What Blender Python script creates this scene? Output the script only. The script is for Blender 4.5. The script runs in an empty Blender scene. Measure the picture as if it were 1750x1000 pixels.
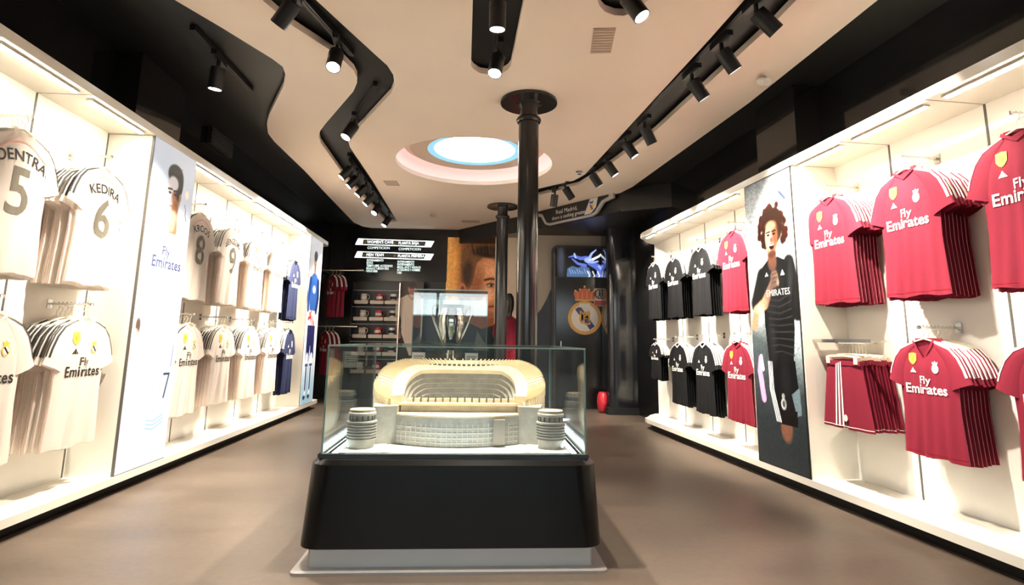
import bpy, bmesh, math, random
import numpy as np
from math import pi, sin, cos, radians, sqrt, atan2
from mathutils import Vector, Matrix, Euler
random.seed(4)
S = bpy.context.scene
COL = S.collection

# ------------------------------------------------------------------ camera, world, exposure
cam_d = bpy.data.cameras.new('camera')
cam = bpy.data.objects.new('camera', cam_d); COL.objects.link(cam); S.camera = cam
cam_d.sensor_width = 36.0
cam_d.lens = 980.0 / 1750.0 * 36.0
cam_d.shift_y = -84.0 / 1750.0
cam_d.clip_start = 0.02
cam.matrix_world = (Matrix.Translation((0, 0, 1.10)) @ Matrix.Rotation(radians(90 + 9.6), 4, 'X')
                    @ Matrix.Rotation(radians(0.85), 4, 'Z'))
S.view_settings.view_transform = 'Standard'
S.view_settings.look = 'None'
S.view_settings.gamma = 1.0
S.view_settings.exposure = 1.68
S.view_settings.use_curve_mapping = False
W = bpy.data.worlds.new('world'); S.world = W; W.use_nodes = True
WB = W.node_tree.nodes['Background']
WB.inputs[0].default_value = (0.86, 0.94, 1.0, 1); WB.inputs[1].default_value = 1.8
S.cycles.max_bounces = 8
S.cycles.transparent_max_bounces = 16
S.cycles.caustics_reflective = False
S.cycles.caustics_refractive = False
S.cycles.sample_clamp_indirect = 6.0
TUBE_R, TUBE_L, LAMP, DOME, STRIP = 12.5, 26.0, 20.0, 2.4, 9.0

# ------------------------------------------------------------------ materials
MATS = {}
def mat(name, col, rough=0.5, metal=0.0, emit=0.0, ecol=None, bump=0.0, bscale=80.0, vary=0.0, vscale=3.0, spec=0.5, coat=0.0):
    if name in MATS: return MATS[name]
    m = bpy.data.materials.new(name); m.use_nodes = True
    nt = m.node_tree; b = nt.nodes['Principled BSDF']
    c = tuple(col) + (1,)
    b.inputs['Base Color'].default_value = c
    b.inputs['Roughness'].default_value = rough
    b.inputs['Metallic'].default_value = metal
    b.inputs['Specular IOR Level'].default_value = spec
    b.inputs['Coat Weight'].default_value = coat
    b.inputs['Coat Roughness'].default_value = 0.05
    if emit:
        b.inputs['Emission Color'].default_value = (tuple(ecol) if ecol else tuple(col)) + (1,)
        b.inputs['Emission Strength'].default_value = emit
    if bump or vary:
        tc = nt.nodes.new('ShaderNodeTexCoord')
        if vary:
            n = nt.nodes.new('ShaderNodeTexNoise'); n.inputs['Scale'].default_value = vscale; n.inputs['Detail'].default_value = 6
            nt.links.new(tc.outputs['Object'], n.inputs['Vector'])
            r = nt.nodes.new('ShaderNodeMapRange'); r.inputs[1].default_value = .3; r.inputs[2].default_value = .7
            r.inputs[3].default_value = 1 - vary; r.inputs[4].default_value = 1 + vary
            nt.links.new(n.outputs[0], r.inputs[0])
            mx = nt.nodes.new('ShaderNodeVectorMath'); mx.operation = 'SCALE'; mx.inputs[0].default_value = col
            nt.links.new(r.outputs[0], mx.inputs['Scale']); nt.links.new(mx.outputs[0], b.inputs['Base Color'])
        if bump:
            n2 = nt.nodes.new('ShaderNodeTexNoise'); n2.inputs['Scale'].default_value = bscale; n2.inputs['Detail'].default_value = 3
            nt.links.new(tc.outputs['Object'], n2.inputs['Vector'])
            bp = nt.nodes.new('ShaderNodeBump'); bp.inputs['Strength'].default_value = bump; bp.inputs['Distance'].default_value = .01
            nt.links.new(n2.outputs[0], bp.inputs['Height']); nt.links.new(bp.outputs[0], b.inputs['Normal'])
    MATS[name] = m
    return m

def knit(name, col, tr, **k):
    m = mat(name, col, **k); nt = m.node_tree; b = nt.nodes['Principled BSDF']; out = nt.nodes['Material Output']
    t = nt.nodes.new('ShaderNodeBsdfTranslucent'); t.inputs[0].default_value = tuple(col) + (1,)
    mx = nt.nodes.new('ShaderNodeMixShader'); mx.inputs[0].default_value = tr
    nt.links.new(b.outputs[0], mx.inputs[1]); nt.links.new(t.outputs[0], mx.inputs[2]); nt.links.new(mx.outputs[0], out.inputs[0])
    return m

def glass_mat(name, tint, refl=1.0):
    m = bpy.data.materials.new(name); m.use_nodes = True; nt = m.node_tree
    for n in list(nt.nodes):
        if n.type != 'OUTPUT_MATERIAL': nt.nodes.remove(n)
    out = [n for n in nt.nodes if n.type == 'OUTPUT_MATERIAL'][0]
    t = nt.nodes.new('ShaderNodeBsdfTransparent'); t.inputs[0].default_value = tint + (1,)
    g = nt.nodes.new('ShaderNodeBsdfGlossy'); g.inputs['Roughness'].default_value = 0.0
    f = nt.nodes.new('ShaderNodeFresnel'); f.inputs[0].default_value = 1.5
    mu = nt.nodes.new('ShaderNodeMath'); mu.operation = 'MULTIPLY'; mu.inputs[1].default_value = refl
    mx = nt.nodes.new('ShaderNodeMixShader')
    nt.links.new(f.outputs[0], mu.inputs[0]); nt.links.new(mu.outputs[0], mx.inputs[0])
    nt.links.new(t.outputs[0], mx.inputs[1]); nt.links.new(g.outputs[0], mx.inputs[2])
    nt.links.new(mx.outputs[0], out.inputs[0])
    return m

def print_mat(name, rough=0.4, emit=0.0):
    m = bpy.data.materials.new(name); m.use_nodes = True; nt = m.node_tree
    b = nt.nodes['Principled BSDF']; b.inputs['Roughness'].default_value = rough
    a = nt.nodes.new('ShaderNodeAttribute'); a.attribute_name = 'ink'
    nt.links.new(a.outputs['Color'], b.inputs['Base Color'])
    if emit:
        nt.links.new(a.outputs['Color'], b.inputs['Emission Color']); b.inputs['Emission Strength'].default_value = emit
    return m

def floor_mat():
    m = bpy.data.materials.new('polished_concrete'); m.use_nodes = True; nt = m.node_tree
    b = nt.nodes['Principled BSDF']; b.inputs['Specular IOR Level'].default_value = .38
    tc = nt.nodes.new('ShaderNodeTexCoord')
    n1 = nt.nodes.new('ShaderNodeTexNoise'); n1.inputs['Scale'].default_value = 1.3; n1.inputs['Detail'].default_value = 7; n1.inputs['Roughness'].default_value = .62
    n2 = nt.nodes.new('ShaderNodeTexNoise'); n2.inputs['Scale'].default_value = 26; n2.inputs['Detail'].default_value = 5
    mp = nt.nodes.new('ShaderNodeMapping'); mp.inputs['Scale'].default_value = (.6, 1.6, 1)
    nt.links.new(tc.outputs['Object'], mp.inputs[0]); nt.links.new(mp.outputs[0], n1.inputs['Vector'])
    nt.links.new(tc.outputs['Object'], n2.inputs['Vector'])
    mix = nt.nodes.new('ShaderNodeMath'); mix.operation = 'MULTIPLY_ADD'; mix.inputs[1].default_value = .35
    nt.links.new(n2.outputs[0], mix.inputs[0]); nt.links.new(n1.outputs[0], mix.inputs[2])
    cr = nt.nodes.new('ShaderNodeValToRGB')
    cr.color_ramp.elements[0].position = .45; cr.color_ramp.elements[0].color = (.088, .065, .050, 1)
    cr.color_ramp.elements[1].position = .9; cr.color_ramp.elements[1].color = (.150, .115, .088, 1)
    nt.links.new(mix.outputs[0], cr.inputs[0]); nt.links.new(cr.outputs[0], b.inputs['Base Color'])
    rr = nt.nodes.new('ShaderNodeMapRange'); rr.inputs[3].default_value = .28; rr.inputs[4].default_value = .5
    nt.links.new(n1.outputs[0], rr.inputs[0]); nt.links.new(rr.outputs[0], b.inputs['Roughness'])
    return m

M_floor = floor_mat()
M_cream = mat('cream_plaster', (.85, .72, .61), .85, vary=.03, vscale=1.0)
M_blackceil = mat('black_ceiling_paint', (.006, .006, .0055), .55)
M_blackgloss = mat('black_gloss_cladding', (.008, .008, .008), .08)
M_black = mat('black_satin', (.012, .011, .010), .32)
M_lamp = mat('black_powder_coat', (.010, .010, .010), .42)
M_white = mat('white_laminate', (.84, .80, .71), .22)
M_panel = mat('white_gloss_panel', (.90, .87, .81), .16)
M_groove = mat('dark_upright', (.10, .09, .075), .5)
M_chrome = mat('chrome', (.62, .60, .56), .22, 1.0)
M_alu = mat('brushed_aluminium', (.42, .42, .41), .42, .7, bump=.03, bscale=200)
M_plate = mat('grey_plate', (.36, .34, .32), .4, .3)
M_tubeR = mat('led_tube_warm', (1, .86, .70), .4, emit=TUBE_R, ecol=(1.0, .86, .70))
M_tubeL = mat('led_tube_bright', (1, .90, .74), .4, emit=TUBE_L, ecol=(1.0, .89, .73))
M_lens = mat('lamp_lens', (1, .95, .86), .4, emit=LAMP, ecol=(1, .94, .84))
M_strip = mat('led_strip_cool', (.85, .95, 1), .4, emit=STRIP, ecol=(.78, .95, 1.0))
M_red = knit('red_knit', (.255, .021, .043), .20, rough=.75, spec=.18, bump=.15, bscale=260)
M_redd = mat('deep_red_knit', (.27, .010, .022), .75, spec=.18, bump=.15, bscale=260)
M_wht = knit('white_knit', (.92, .86, .80), .55, rough=.75, spec=.2, bump=.1, bscale=260)
M_blk = mat('black_knit', (.008, .008, .009), .65, bump=.1, bscale=200, spec=.15)
M_navy = mat('navy_knit', (.009, .015, .062), .65, bump=.1, bscale=260)
M_inkw = mat('white_print', (.82, .80, .76), .6)
M_inkpk = mat('pale_pink_print', (.86, .66, .64), .6)
M_inkk = mat('black_print', (.014, .013, .012), .5)
M_inkg = mat('grey_brown_print', (.13, .115, .085), .5)
M_gold = mat('gold_print', (.72, .42, .06), .45)
M_blue = mat('blue_print', (.03, .05, .26), .5)
M_pink = mat('pink_piping', (.78, .34, .28), .6)
M_clear = mat('pale_plastic', (.72, .66, .50), .3)
M_model = mat('ivory_resin', (.74, .60, .40), .5, bump=.1, bscale=60, vary=.10, vscale=9)
M_modelg = mat('grey_resin', (.36, .335, .295), .55, bump=.15, bscale=90, vary=.14, vscale=22)
M_modeld = mat('dark_resin', (.13, .115, .09), .6)
M_base = mat('white_resin', (.80, .80, .76), .4)
M_silver = mat('silver', (.80, .76, .68), .12, 1.0)
M_glass = glass_mat('clear_glass', (.955, .975, .965), .55)
M_glass2 = glass_mat('mirror_like_glass', (.93, .96, .95), 2.2)
M_gedge = mat('glass_edge', (.30, .42, .38), .12)
M_taupe = mat('taupe_wall', (.34, .29, .235), .8)

# ------------------------------------------------------------------ mesh helpers
class MB:
    def __init__(s): s.v = []; s.f = []; s.m = []
    def add(s, vs, fs, mi=0):
        o = len(s.v); s.v += [tuple(v) for v in vs]; s.f += [tuple(i + o for i in f) for f in fs]; s.m += [mi] * len(fs); return s
    def box(s, x0, x1, y0, y1, z0, z1, mi=0):
        v = [(x0, y0, z0), (x1, y0, z0), (x1, y1, z0), (x0, y1, z0), (x0, y0, z1), (x1, y0, z1), (x1, y1, z1), (x0, y1, z1)]
        return s.add(v, [(0, 3, 2, 1), (4, 5, 6, 7), (0, 1, 5, 4), (1, 2, 6, 5), (2, 3, 7, 6), (3, 0, 4, 7)], mi)
    def prism(s, pts, z0, z1, mi=0, top=None):
        n = len(pts); top = top or pts
        v = [(x, y, z0) for x, y in pts] + [(x, y, z1) for x, y in top]
        f = [tuple(range(n - 1, -1, -1)), tuple(range(n, 2 * n))] + [(i, (i + 1) % n, n + (i + 1) % n, n + i) for i in range(n)]
        return s.add(v, f, mi)
    def prism_y(s, pts, y0, y1, mi=0):
        n = len(pts)
        v = [(x, y0, z) for x, z in pts] + [(x, y1, z) for x, z in pts]
        f = [tuple(range(n)), tuple(range(2 * n - 1, n - 1, -1))] + [(i, n + i, n + (i + 1) % n, (i + 1) % n) for i in range(n)]
        return s.add(v, f, mi)
    def lathe(s, prof, n=24, c=(0, 0), mi=0, caps=True):
        o = []; f = []
        for r, z in prof:
            o += [(c[0] + r * cos(2 * pi * k / n), c[1] + r * sin(2 * pi * k / n), z) for k in range(n)]
        for i in range(len(prof) - 1):
            f += [(i * n + k, i * n + (k + 1) % n, (i + 1) * n + (k + 1) % n, (i + 1) * n + k) for k in range(n)]
        if caps:
            f += [tuple(range(n - 1, -1, -1)), tuple((len(prof) - 1) * n + k for k in range(n))]
        return s.add(o, f, mi)
    def tube(s, path, r, n=8, mi=0, caps=True):
        path = [Vector(p) for p in path]; rs = r if isinstance(r, (list, tuple)) else [r] * len(path)
        o = []; f = []; prev = None
        for i, p in enumerate(path):
            t = (path[min(i + 1, len(path) - 1)] - path[max(i - 1, 0)]).normalized()
            a = Vector((0, 0, 1)) if abs(t.z) < .9 else Vector((1, 0, 0))
            if prev is not None: a = prev
            x = (a - t * a.dot(t)).normalized(); y = t.cross(x); prev = x
            o += [p + (x * cos(2 * pi * k / n) + y * sin(2 * pi * k / n)) * rs[i] for k in range(n)]
        for i in range(len(path) - 1):
            f += [(i * n + k, i * n + (k + 1) % n, (i + 1) * n + (k + 1) % n, (i + 1) * n + k) for k in range(n)]
        if caps: f += [tuple(range(n - 1, -1, -1)), tuple((len(path) - 1) * n + k for k in range(n))]
        return s.add(o, f, mi)
    def mesh(s, name, mats, smooth=False, fix=True):
        me = bpy.data.meshes.new(name); me.from_pydata(s.v, [], s.f)
        for m in (mats if isinstance(mats, (list, tuple)) else [mats]): me.materials.append(m)
        me.polygons.foreach_set('material_index', s.m)
        if fix:
            bm = bmesh.new(); bm.from_mesh(me); bmesh.ops.recalc_face_normals(bm, faces=bm.faces); bm.to_mesh(me); bm.free()
        if smooth:
            me.polygons.foreach_set('use_smooth', [True] * len(me.polygons))
            if smooth != 2: me.set_sharp_from_angle(angle=radians(38))
        return me
    def build(s, name, mats, parent=None, smooth=False, loc=None, rot=None, fix=True):
        return put(name, s.mesh(name, mats, smooth, fix), parent, loc, rot)

def put(name, me, parent=None, loc=None, rot=None):
    o = bpy.data.objects.new(name, me); COL.objects.link(o)
    if parent: o.parent = parent
    if loc: o.location = loc
    if rot: o.rotation_euler = rot
    return o
def tag(o, label, cat, group=None):
    o['label'] = label; o['category'] = cat
    if group: o['group'] = group
    return o
def struct(o): o['kind'] = 'structure'; return o
def thing(name, label, cat, loc=(0, 0, 0), rz=0.0, group=None):
    o = bpy.data.objects.new(name, None); COL.objects.link(o); o.empty_display_size = .05
    o.location = loc; o.rotation_euler = (0, 0, rz)
    return tag(o, label, cat, group)
def copy_tree(o, parent=None):
    c = o.copy(); COL.objects.link(c)
    if parent: c.parent = parent
    for ch in list(o.children): copy_tree(ch, c)
    return c
def rrect(x0, x1, y0, y1, r, n=5):
    p = []
    for cx, cy, a in ((x1 - r, y1 - r, 0), (x0 + r, y1 - r, 90), (x0 + r, y0 + r, 180), (x1 - r, y0 + r, 270)):
        p += [(cx + r * cos(radians(a + 90 * k / n)), cy + r * sin(radians(a + 90 * k / n))) for k in range(n + 1)]
    return p
def smooth_poly(pts, it=2, closed=True, keep=()):
    for _ in range(it):
        q = []; n = len(pts)
        for i in range(n if closed else n - 1):
            a, b = pts[i], pts[(i + 1) % n]
            q += [(a[0] * .75 + b[0] * .25, a[1] * .75 + b[1] * .25), (a[0] * .25 + b[0] * .75, a[1] * .25 + b[1] * .75)]
        if not closed: q = [pts[0]] + q + [pts[-1]]
        pts = q
    return pts
def slab(name, loops, z0, z1, m, parent=None):
    """flat slab with holes: 2D filled curve, extruded, turned into a mesh"""
    c = bpy.data.curves.new(name, 'CURVE'); c.dimensions = '2D'; c.fill_mode = 'BOTH'; c.extrude = (z1 - z0) / 2
    for lp in loops:
        sp = c.splines.new('POLY'); sp.points.add(len(lp) - 1); sp.use_cyclic_u = True
        for i, (x, y) in enumerate(lp): sp.points[i].co = (x, y, 0, 1)
    t = bpy.data.objects.new('t', c); COL.objects.link(t)
    dg = bpy.context.evaluated_depsgraph_get(); me = bpy.data.meshes.new_from_object(t.evaluated_get(dg))
    bpy.data.objects.remove(t); bpy.data.curves.remove(c)
    me.name = name; me.materials.clear(); me.materials.append(m)
    return put(name, me, parent, (0, 0, (z0 + z1) / 2))
_txt = {}
def text_geo(s, size=1.0, shear=0.0, bold=0.0, space=1.0, fine=0):
    k = (s, shear, bold, space, fine)
    if k not in _txt:
        c = bpy.data.curves.new('t', 'FONT'); c.body = s; c.size = 1; c.align_x = 'CENTER'; c.resolution_u = 4 if fine else 2; c.shear = shear; c.offset = bold; c.space_character = space
        t = bpy.data.objects.new('t', c); COL.objects.link(t)
        dg = bpy.context.evaluated_depsgraph_get(); me = bpy.data.meshes.new_from_object(t.evaluated_get(dg))
        _txt[k] = ([tuple(v.co[:2]) for v in me.vertices], [tuple(p.vertices) for p in me.polygons])
        bpy.data.objects.remove(t); bpy.data.curves.remove(c); bpy.data.meshes.remove(me)
        if fine:
            bm = bmesh.new(); vv = [bm.verts.new((x, y, 0)) for x, y in _txt[k][0]]
            for f in _txt[k][1]:
                try: bm.faces.new([vv[i] for i in f])
                except ValueError: pass
            for _ in range(5):
                bmesh.ops.triangulate(bm, faces=bm.faces)
                es = [e for e in bm.edges if e.calc_length() > fine]
                if not es: break
                bmesh.ops.subdivide_edges(bm, edges=es, cuts=1)
            bmesh.ops.triangulate(bm, faces=bm.faces); bm.verts.index_update()
            _txt[k] = ([tuple(v.co[:2]) for v in bm.verts], [tuple(v.index for v in f.verts) for f in bm.faces]); bm.free()
    vs, fs = _txt[k]
    return [(x * size, y * size) for x, y in vs], fs
def flat_text(mb, s, x, z, size, y=0.0, align='C', mi=0, shear=0, bold=0, sx=1.0, drop=0.0):
    """lettering in the XZ plane facing -Y"""
    vs, fs = text_geo(s, size, shear, bold)
    w = max(v[0] for v in vs) if vs else 0
    ox = x if align == 'C' else x + w * sx
    mb.add([(ox + a * sx, y, z + b - drop * (ox + a * sx - x)) for a, b in vs], fs, mi)

# ------------------------------------------------------------------ room shell
HC = 3.20
DOME_C = (-.47, 6.70)
dL = Vector((-.062, 1, 0)).normalized(); RZ_L = atan2(-dL.y, -dL.x)      # unit local X runs back towards the camera on the left
dR = Vector((-.135, 1, 0)).normalized(); RZ_R = atan2(dR.y, dR.x)        # and away from it on the right
PL = Vector((-2.70, 3, 0)); PR = Vector((2.46, 2.9, 0))
nL = Vector((-dL.y, dL.x, 0)); nR = Vector((dR.y, -dR.x, 0))             # both point into the wall
def wl(s, t): p = PL + dL * s + nL * t; return (p.x, p.y)
def wr(s, t): p = PR + dR * s + nR * t; return (p.x, p.y)

struct(MB().box(-4.4, 4.0, -3.2, 11.2, -.1, 0).build('floor', M_floor))
struct(MB().prism([wl(-6.4, .30), wl(8.4, .30), wl(8.4, .42), wl(-6.4, .42)], 0, 3.5).build('wall_left', M_blackgloss))
struct(MB().prism([wr(-6.2, .35), wr(8.6, .35), wr(8.6, .47), wr(-6.2, .47)], 0, 3.5).build('wall_right', M_blackgloss))
struct(MB().box(-4.3, 3.2, 10.95, 11.1, 0, 3.5).build('wall_back', M_black))
# shop front behind the camera: daylight comes in through its panes
f = MB(); f.box(-4.3, -2.5, -3.3, -3.15, 0, 3.5); f.box(2.6, 4.2, -3.3, -3.15, 0, 3.5); f.box(-2.5, 2.6, -3.3, -3.15, 2.75, 3.5)
struct(f.build('wall_front', M_cream))
fr = MB()
for x in (-2.5, -.85, .85, 2.54): fr.box(x, x + .06, -3.28, -3.18, 0, 2.75)
fr.box(-2.44, 2.54, -3.28, -3.18, 0, .08); fr.box(-2.44, 2.54, -3.28, -3.18, 2.15, 2.22); fr.box(-2.44, 2.54, -3.28, -3.18, 2.69, 2.75)
wf = struct(fr.build('window_1', M_alu))
MB().box(-2.44, 2.54, -3.235, -3.225, .08, 2.69).build('pane', M_glass, wf)
struct(MB().box(-14, 14, -16, -3.35, -.12, -.02).build('pavement', mat('street_paving', (.06, .06, .06), .7)))

circ = lambda r, n=96: [(DOME_C[0] + r * cos(2 * pi * k / n), DOME_C[1] + r * sin(2 * pi * k / n)) for k in range(n)]
cream = [(2.52, -3.15), (2.45, 1.0), (2.174, 3.8), (2.076, 4.786), (1.637, 7.639), (1.537, 7.963), (.431, 9.337), (-.289, 10.055), (-1.043, 10.93),
         (-2.72, 10.893), (-2.86, 10.731), (-2.92, 10.351), (-2.76, 8.2), (-2.667, 7.1), (-2.61, 6.0), (-2.572, 5.736), (-2.472, 5.468),
         (-2.347, 5.222), (-1.966, 4.592), (-1.86, 4.37), (-1.828, 4.228), (-1.858, 4.10), (-2.025, 3.666), (-2.35, 2.9), (-2.6, 2.2), (-2.6, -3.15)]
s_slot = [(-1.75, 1.8), (-1.26, 3.315), (-1.152, 3.673), (-1.041, 4.034), (-.993, 4.182), (-.979, 4.342), (-1.004, 4.514), (-1.072, 4.701), (-1.756, 5.842),
          (-1.793, 5.953), (-1.827, 6.146), (-1.896, 7.479), (-2.095, 10.22), (-2.29, 10.30), (-2.258, 8.843), (-2.216, 7.274), (-2.108, 6.004),
          (-2.061, 5.801), (-1.997, 5.644), (-1.879, 5.444), (-1.388, 4.665), (-1.315, 4.502), (-1.286, 4.393), (-1.281, 4.27), (-1.326, 4.043), (-1.523, 3.623), (-1.603, 3.324), (-2.08, 1.8)]
r_slot = [(1.50, 2.4), (1.416, 3.247), (1.362, 3.726), (1.231, 4.717), (.919, 7.057), (.803, 7.362), (.36, 7.79), (.36, 8.19), (.904, 7.56), (1.038, 7.157),
          (1.427, 5.503), (1.578, 4.471), (1.713, 3.52), (1.80, 2.4)]
c_slot = [(-.19, 2.3), (-.268, 3.29), (-.339, 4.161), (-.324, 4.219), (-.277, 4.288), (-.185, 4.316), (-.099, 4.282), (-.053, 4.221), (-.03, 4.152), (.054, 3.282), (.14, 2.3)]
t_slot = [(.50, 2.4), (.51, 3.27), (.531, 3.333), (.578, 3.398), (.645, 3.436), (.707, 3.442), (.77, 3.393), (.825, 3.262), (.86, 2.4)]
struct(slab('ceiling', [cream, s_slot, r_slot, c_slot, t_slot, circ(.94)], HC, HC + .05, M_cream))
struct(slab('ceiling_upper', [[(-4.3, -3.2), (4.1, -3.2), (4.1, 11.1), (-4.3, 11.1)], circ(.97)], HC + .075, HC + .12, M_blackceil))
struct(MB().box(-14, 14, -14.3, -14, -.1, 2.1).build('added_street_wall', mat('street_dark', (.05, .05, .055), .8)))  # unseen wall, added to darken the lower part of reflections in the glass
# bulkhead at the back right: the cream ceiling ends on its slanted face
struct(MB().prism([(1.545, 7.965), (2.6, 7.4), (2.6, 10.95), (-1.035, 10.95), (-.285, 10.065), (.437, 9.345)], 2.93, HC + .07).build('trim_1', M_black))
# taupe wall with the black portal, and the curved cream panel
struct(MB().box(.42, 2.4, 9.92, 10.02, 0, 2.93).build('wall_rear_right', M_taupe))
struct(MB().prism_y([(.40, 0), (.70, 0), (.70, 2.02), (.62, 1.82), (.52, 1.64), (.40, 1.50)], 9.895, 9.919).build('trim_6', M_black))
# black pilasters over the two light boxes
struct(MB().prism([wl(1.17, .12), wl(1.83, .12), wl(1.83, .299), wl(1.17, .299)], 2.66, HC + .07).build('trim_2', mat('pilaster_black', (.016, .015, .014), .07)))
struct(MB().prism([wr(1.66, .12), wr(2.24, .12), wr(2.24, .349), wr(1.66, .349)], 2.57, HC + .07).build('trim_3', MATS['pilaster_black']))

# dome light: recess wall, inner ring, blue ring and bright disc
dm = thing('dome_light', 'large round recessed ceiling light with white disc, blue ring and pinkish cove', 'ceiling light', (DOME_C[0], DOME_C[1], HC))
MB().lathe([(.945, 0), (.935, .10), (.86, .20)], 96, caps=False).build('cove_wall', mat('pink_cove_glow', (.9, .74, .72), .6, emit=.17, ecol=(1, .62, .60)), dm, True)  # wall glows pink itself, standing in for LED light falling on it
MB().lathe([(.57, .165), (.78, .165), (.78, .20), (.57, .20), (.57, .165)], 64, caps=False).build('inner_ring', mat('tan_ring', (.62, .50, .40), .7), dm, True)
MB().lathe([(.49, .175), (.575, .165), (.575, .22), (.49, .22), (.49, .175)], 64, caps=False).build('blue_ring', mat('blue_led_ring', (.3, .62, .85), .4, emit=.20, ecol=(.25, .70, 1)), dm, True)
MB().lathe([(.001, .185), (.495, .185), (.495, .24), (.001, .24)], 64).build('diffuser', mat('dome_diffuser', (1, 1, 1), .4, emit=DOME, ecol=(.93, .98, 1)), dm)
MB().lathe([(.97, .03), (.97, .26), (.001, .26)], 64, caps=False).build('housing', M_cream, dm)

# ceiling fittings
v = thing('air_vent', 'square grille vent in cream ceiling by the centre lamp strip', 'vent', (.62, 3.76, HC), radians(-4))
MB().box(-.075, .075, -.17, .17, -.006, 0).build('grille_frame', mat('vent_tan', (.50, .385, .30), .7), v)
for k in range(9): MB().box(-.066, .066, -.155 + k * .036, -.140 + k * .036, -.010, -.006).build('louvre', MATS['vent_tan'], v)
v = thing('ceiling_diffuser', 'small pale vent in ceiling left of the dome light', 'vent', (-1.66, 7.61, HC))
MB().box(-.09, .09, -.12, .12, -.005, 0).build('grille_frame', mat('vent_grey', (.42, .36, .30), .7), v)
for k in range(5): MB().box(-.08, .08, -.10 + k * .045, -.085 + k * .045, -.009, -.005).build('louvre', MATS['vent_tan'], v)
v = thing('ceiling_diffuser', 'small flat vent in ceiling near the far column', 'vent', (-.75, 10.1, HC))
MB().box(-.16, .16, -.10, .10, -.006, 0).build('grille_frame', MATS['vent_tan'], v)
v = thing('sprinkler_head', 'small sprinkler head in ceiling beside the right track', 'sprinkler', (.83, 6.93, HC))
MB().lathe([(.045, 0), (.045, -.008), (.012, -.012), (.012, -.03), (.028, -.034), (.028, -.038)], 12).build('rose', M_chrome, v, True)
v = thing('smoke_detector', 'small round detector on ceiling before the far wall', 'detector', (-1.35, 9.6, HC))
MB().lathe([(.055, 0), (.05, -.02), (.03, -.035)], 14).build('housing', mat('detector_tan', (.5, .42, .35), .6), v, True)
v = thing('security_camera', 'small white bullet camera on black ceiling above right unit', 'camera', (1.98, 4.30, HC + .075))
MB().lathe([(.028, 0), (.028, -.02), (.010, -.025), (.010, -.07)], 10).build('bracket', M_lamp, v, True)
MB().tube([(0, .02, -.09), (0, -.09, -.15)], [.036, .032], 12).build('housing', mat('pale_plastic_body', (.75, .72, .68), .4), v, True)
v = thing('return_air_grille', 'black square grille box on left black wall above the light box', 'vent', wl(2.93, .295) + (3.16,), RZ_L)
MB().box(-.26, .26, 0, .05, -.10, .08).build('frame', mat('grille_black', (.02, .019, .018), .35), v)
for k in range(4): MB().box(-.24, .24, .05, .058, -.085 + k * .04, -.07 + k * .04).build('louvre', M_blackceil, v)

# columns
def column(x, y, r, rd, label):
    c = thing('cast_iron_column', label, 'column', (x, y, 0))
    MB().lathe([(r, 0), (r, HC - .21)], 32).build('shaft', mat('column_black', (.022, .021, .020), .16), c, True)
    MB().lathe([(r + .012, HC - .205), (r + .022, HC - .19), (r + .022, HC - .175), (r + .012, HC - .16)], 32).build('collar', MATS['column_black'], c, True)
    MB().lathe([(r * .9, HC - .17), (r * .86, HC - .08), (r * 1.0, HC - .035), (r * 1.3, HC - .03)], 32).build('neck', MATS['column_black'], c, True)
    MB().lathe([(rd, HC - .03), (rd + .004, HC - .02), (rd, HC - .001)], 48).build('ceiling_plate', MATS['column_black'], c, True)
    MB().lathe([(r + .03, 0), (r + .03, .03), (r + .01, .06)], 32).build('foot', MATS['column_black'], c, True)
column(.132, 4.82, .089, .25, 'black round iron column standing just behind the stadium case')
column(-.155, 8.87, .092, .245, 'farther black round iron column before the face mural')

# ------------------------------------------------------------------ track lights
def track(name_label, a, b, z=HC + .072):
    a = Vector(a); b = Vector(b); m = (a + b) / 2; L = (b - a).length; rz = atan2(b.y - a.y, b.x - a.x)
    t = thing('lighting_track', name_label, 'light track', (m.x, m.y, z), rz)
    MB().box(-L / 2, L / 2, -.019, .019, -.040, 0).build('rail', M_lamp, t)
    MB().box(-L / 2, L / 2, -.006, .006, -.042, -.040).build('contact_slot', M_blackceil, t)
track('black lighting track along the near straight of the S-shaped slot', (-1.43, 3.0), (-1.25, 4.10))
track('black lighting track in the slanting middle of the S-shaped slot', (-1.19, 4.62), (-1.76, 5.76))
track('black lighting track in the far straight of the S-shaped slot', (-1.955, 6.55), (-2.14, 10.15))
track('short lighting track with one lamp on the left black ceiling', (-2.283, 3.75), (-2.324, 4.77))
track('short lighting track in the rounded centre slot', (-.10, 2.6), (-.155, 4.22))
track('long black lighting track in the right straight slot', (1.545, 3.0), (.962, 6.98))
track('lighting track in the bent far end of the right slot', (.755, 7.37), (.525, 8.05))
track('lighting track in the short rounded slot at the top', (.675, 2.6), (.665, 3.32))
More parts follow.
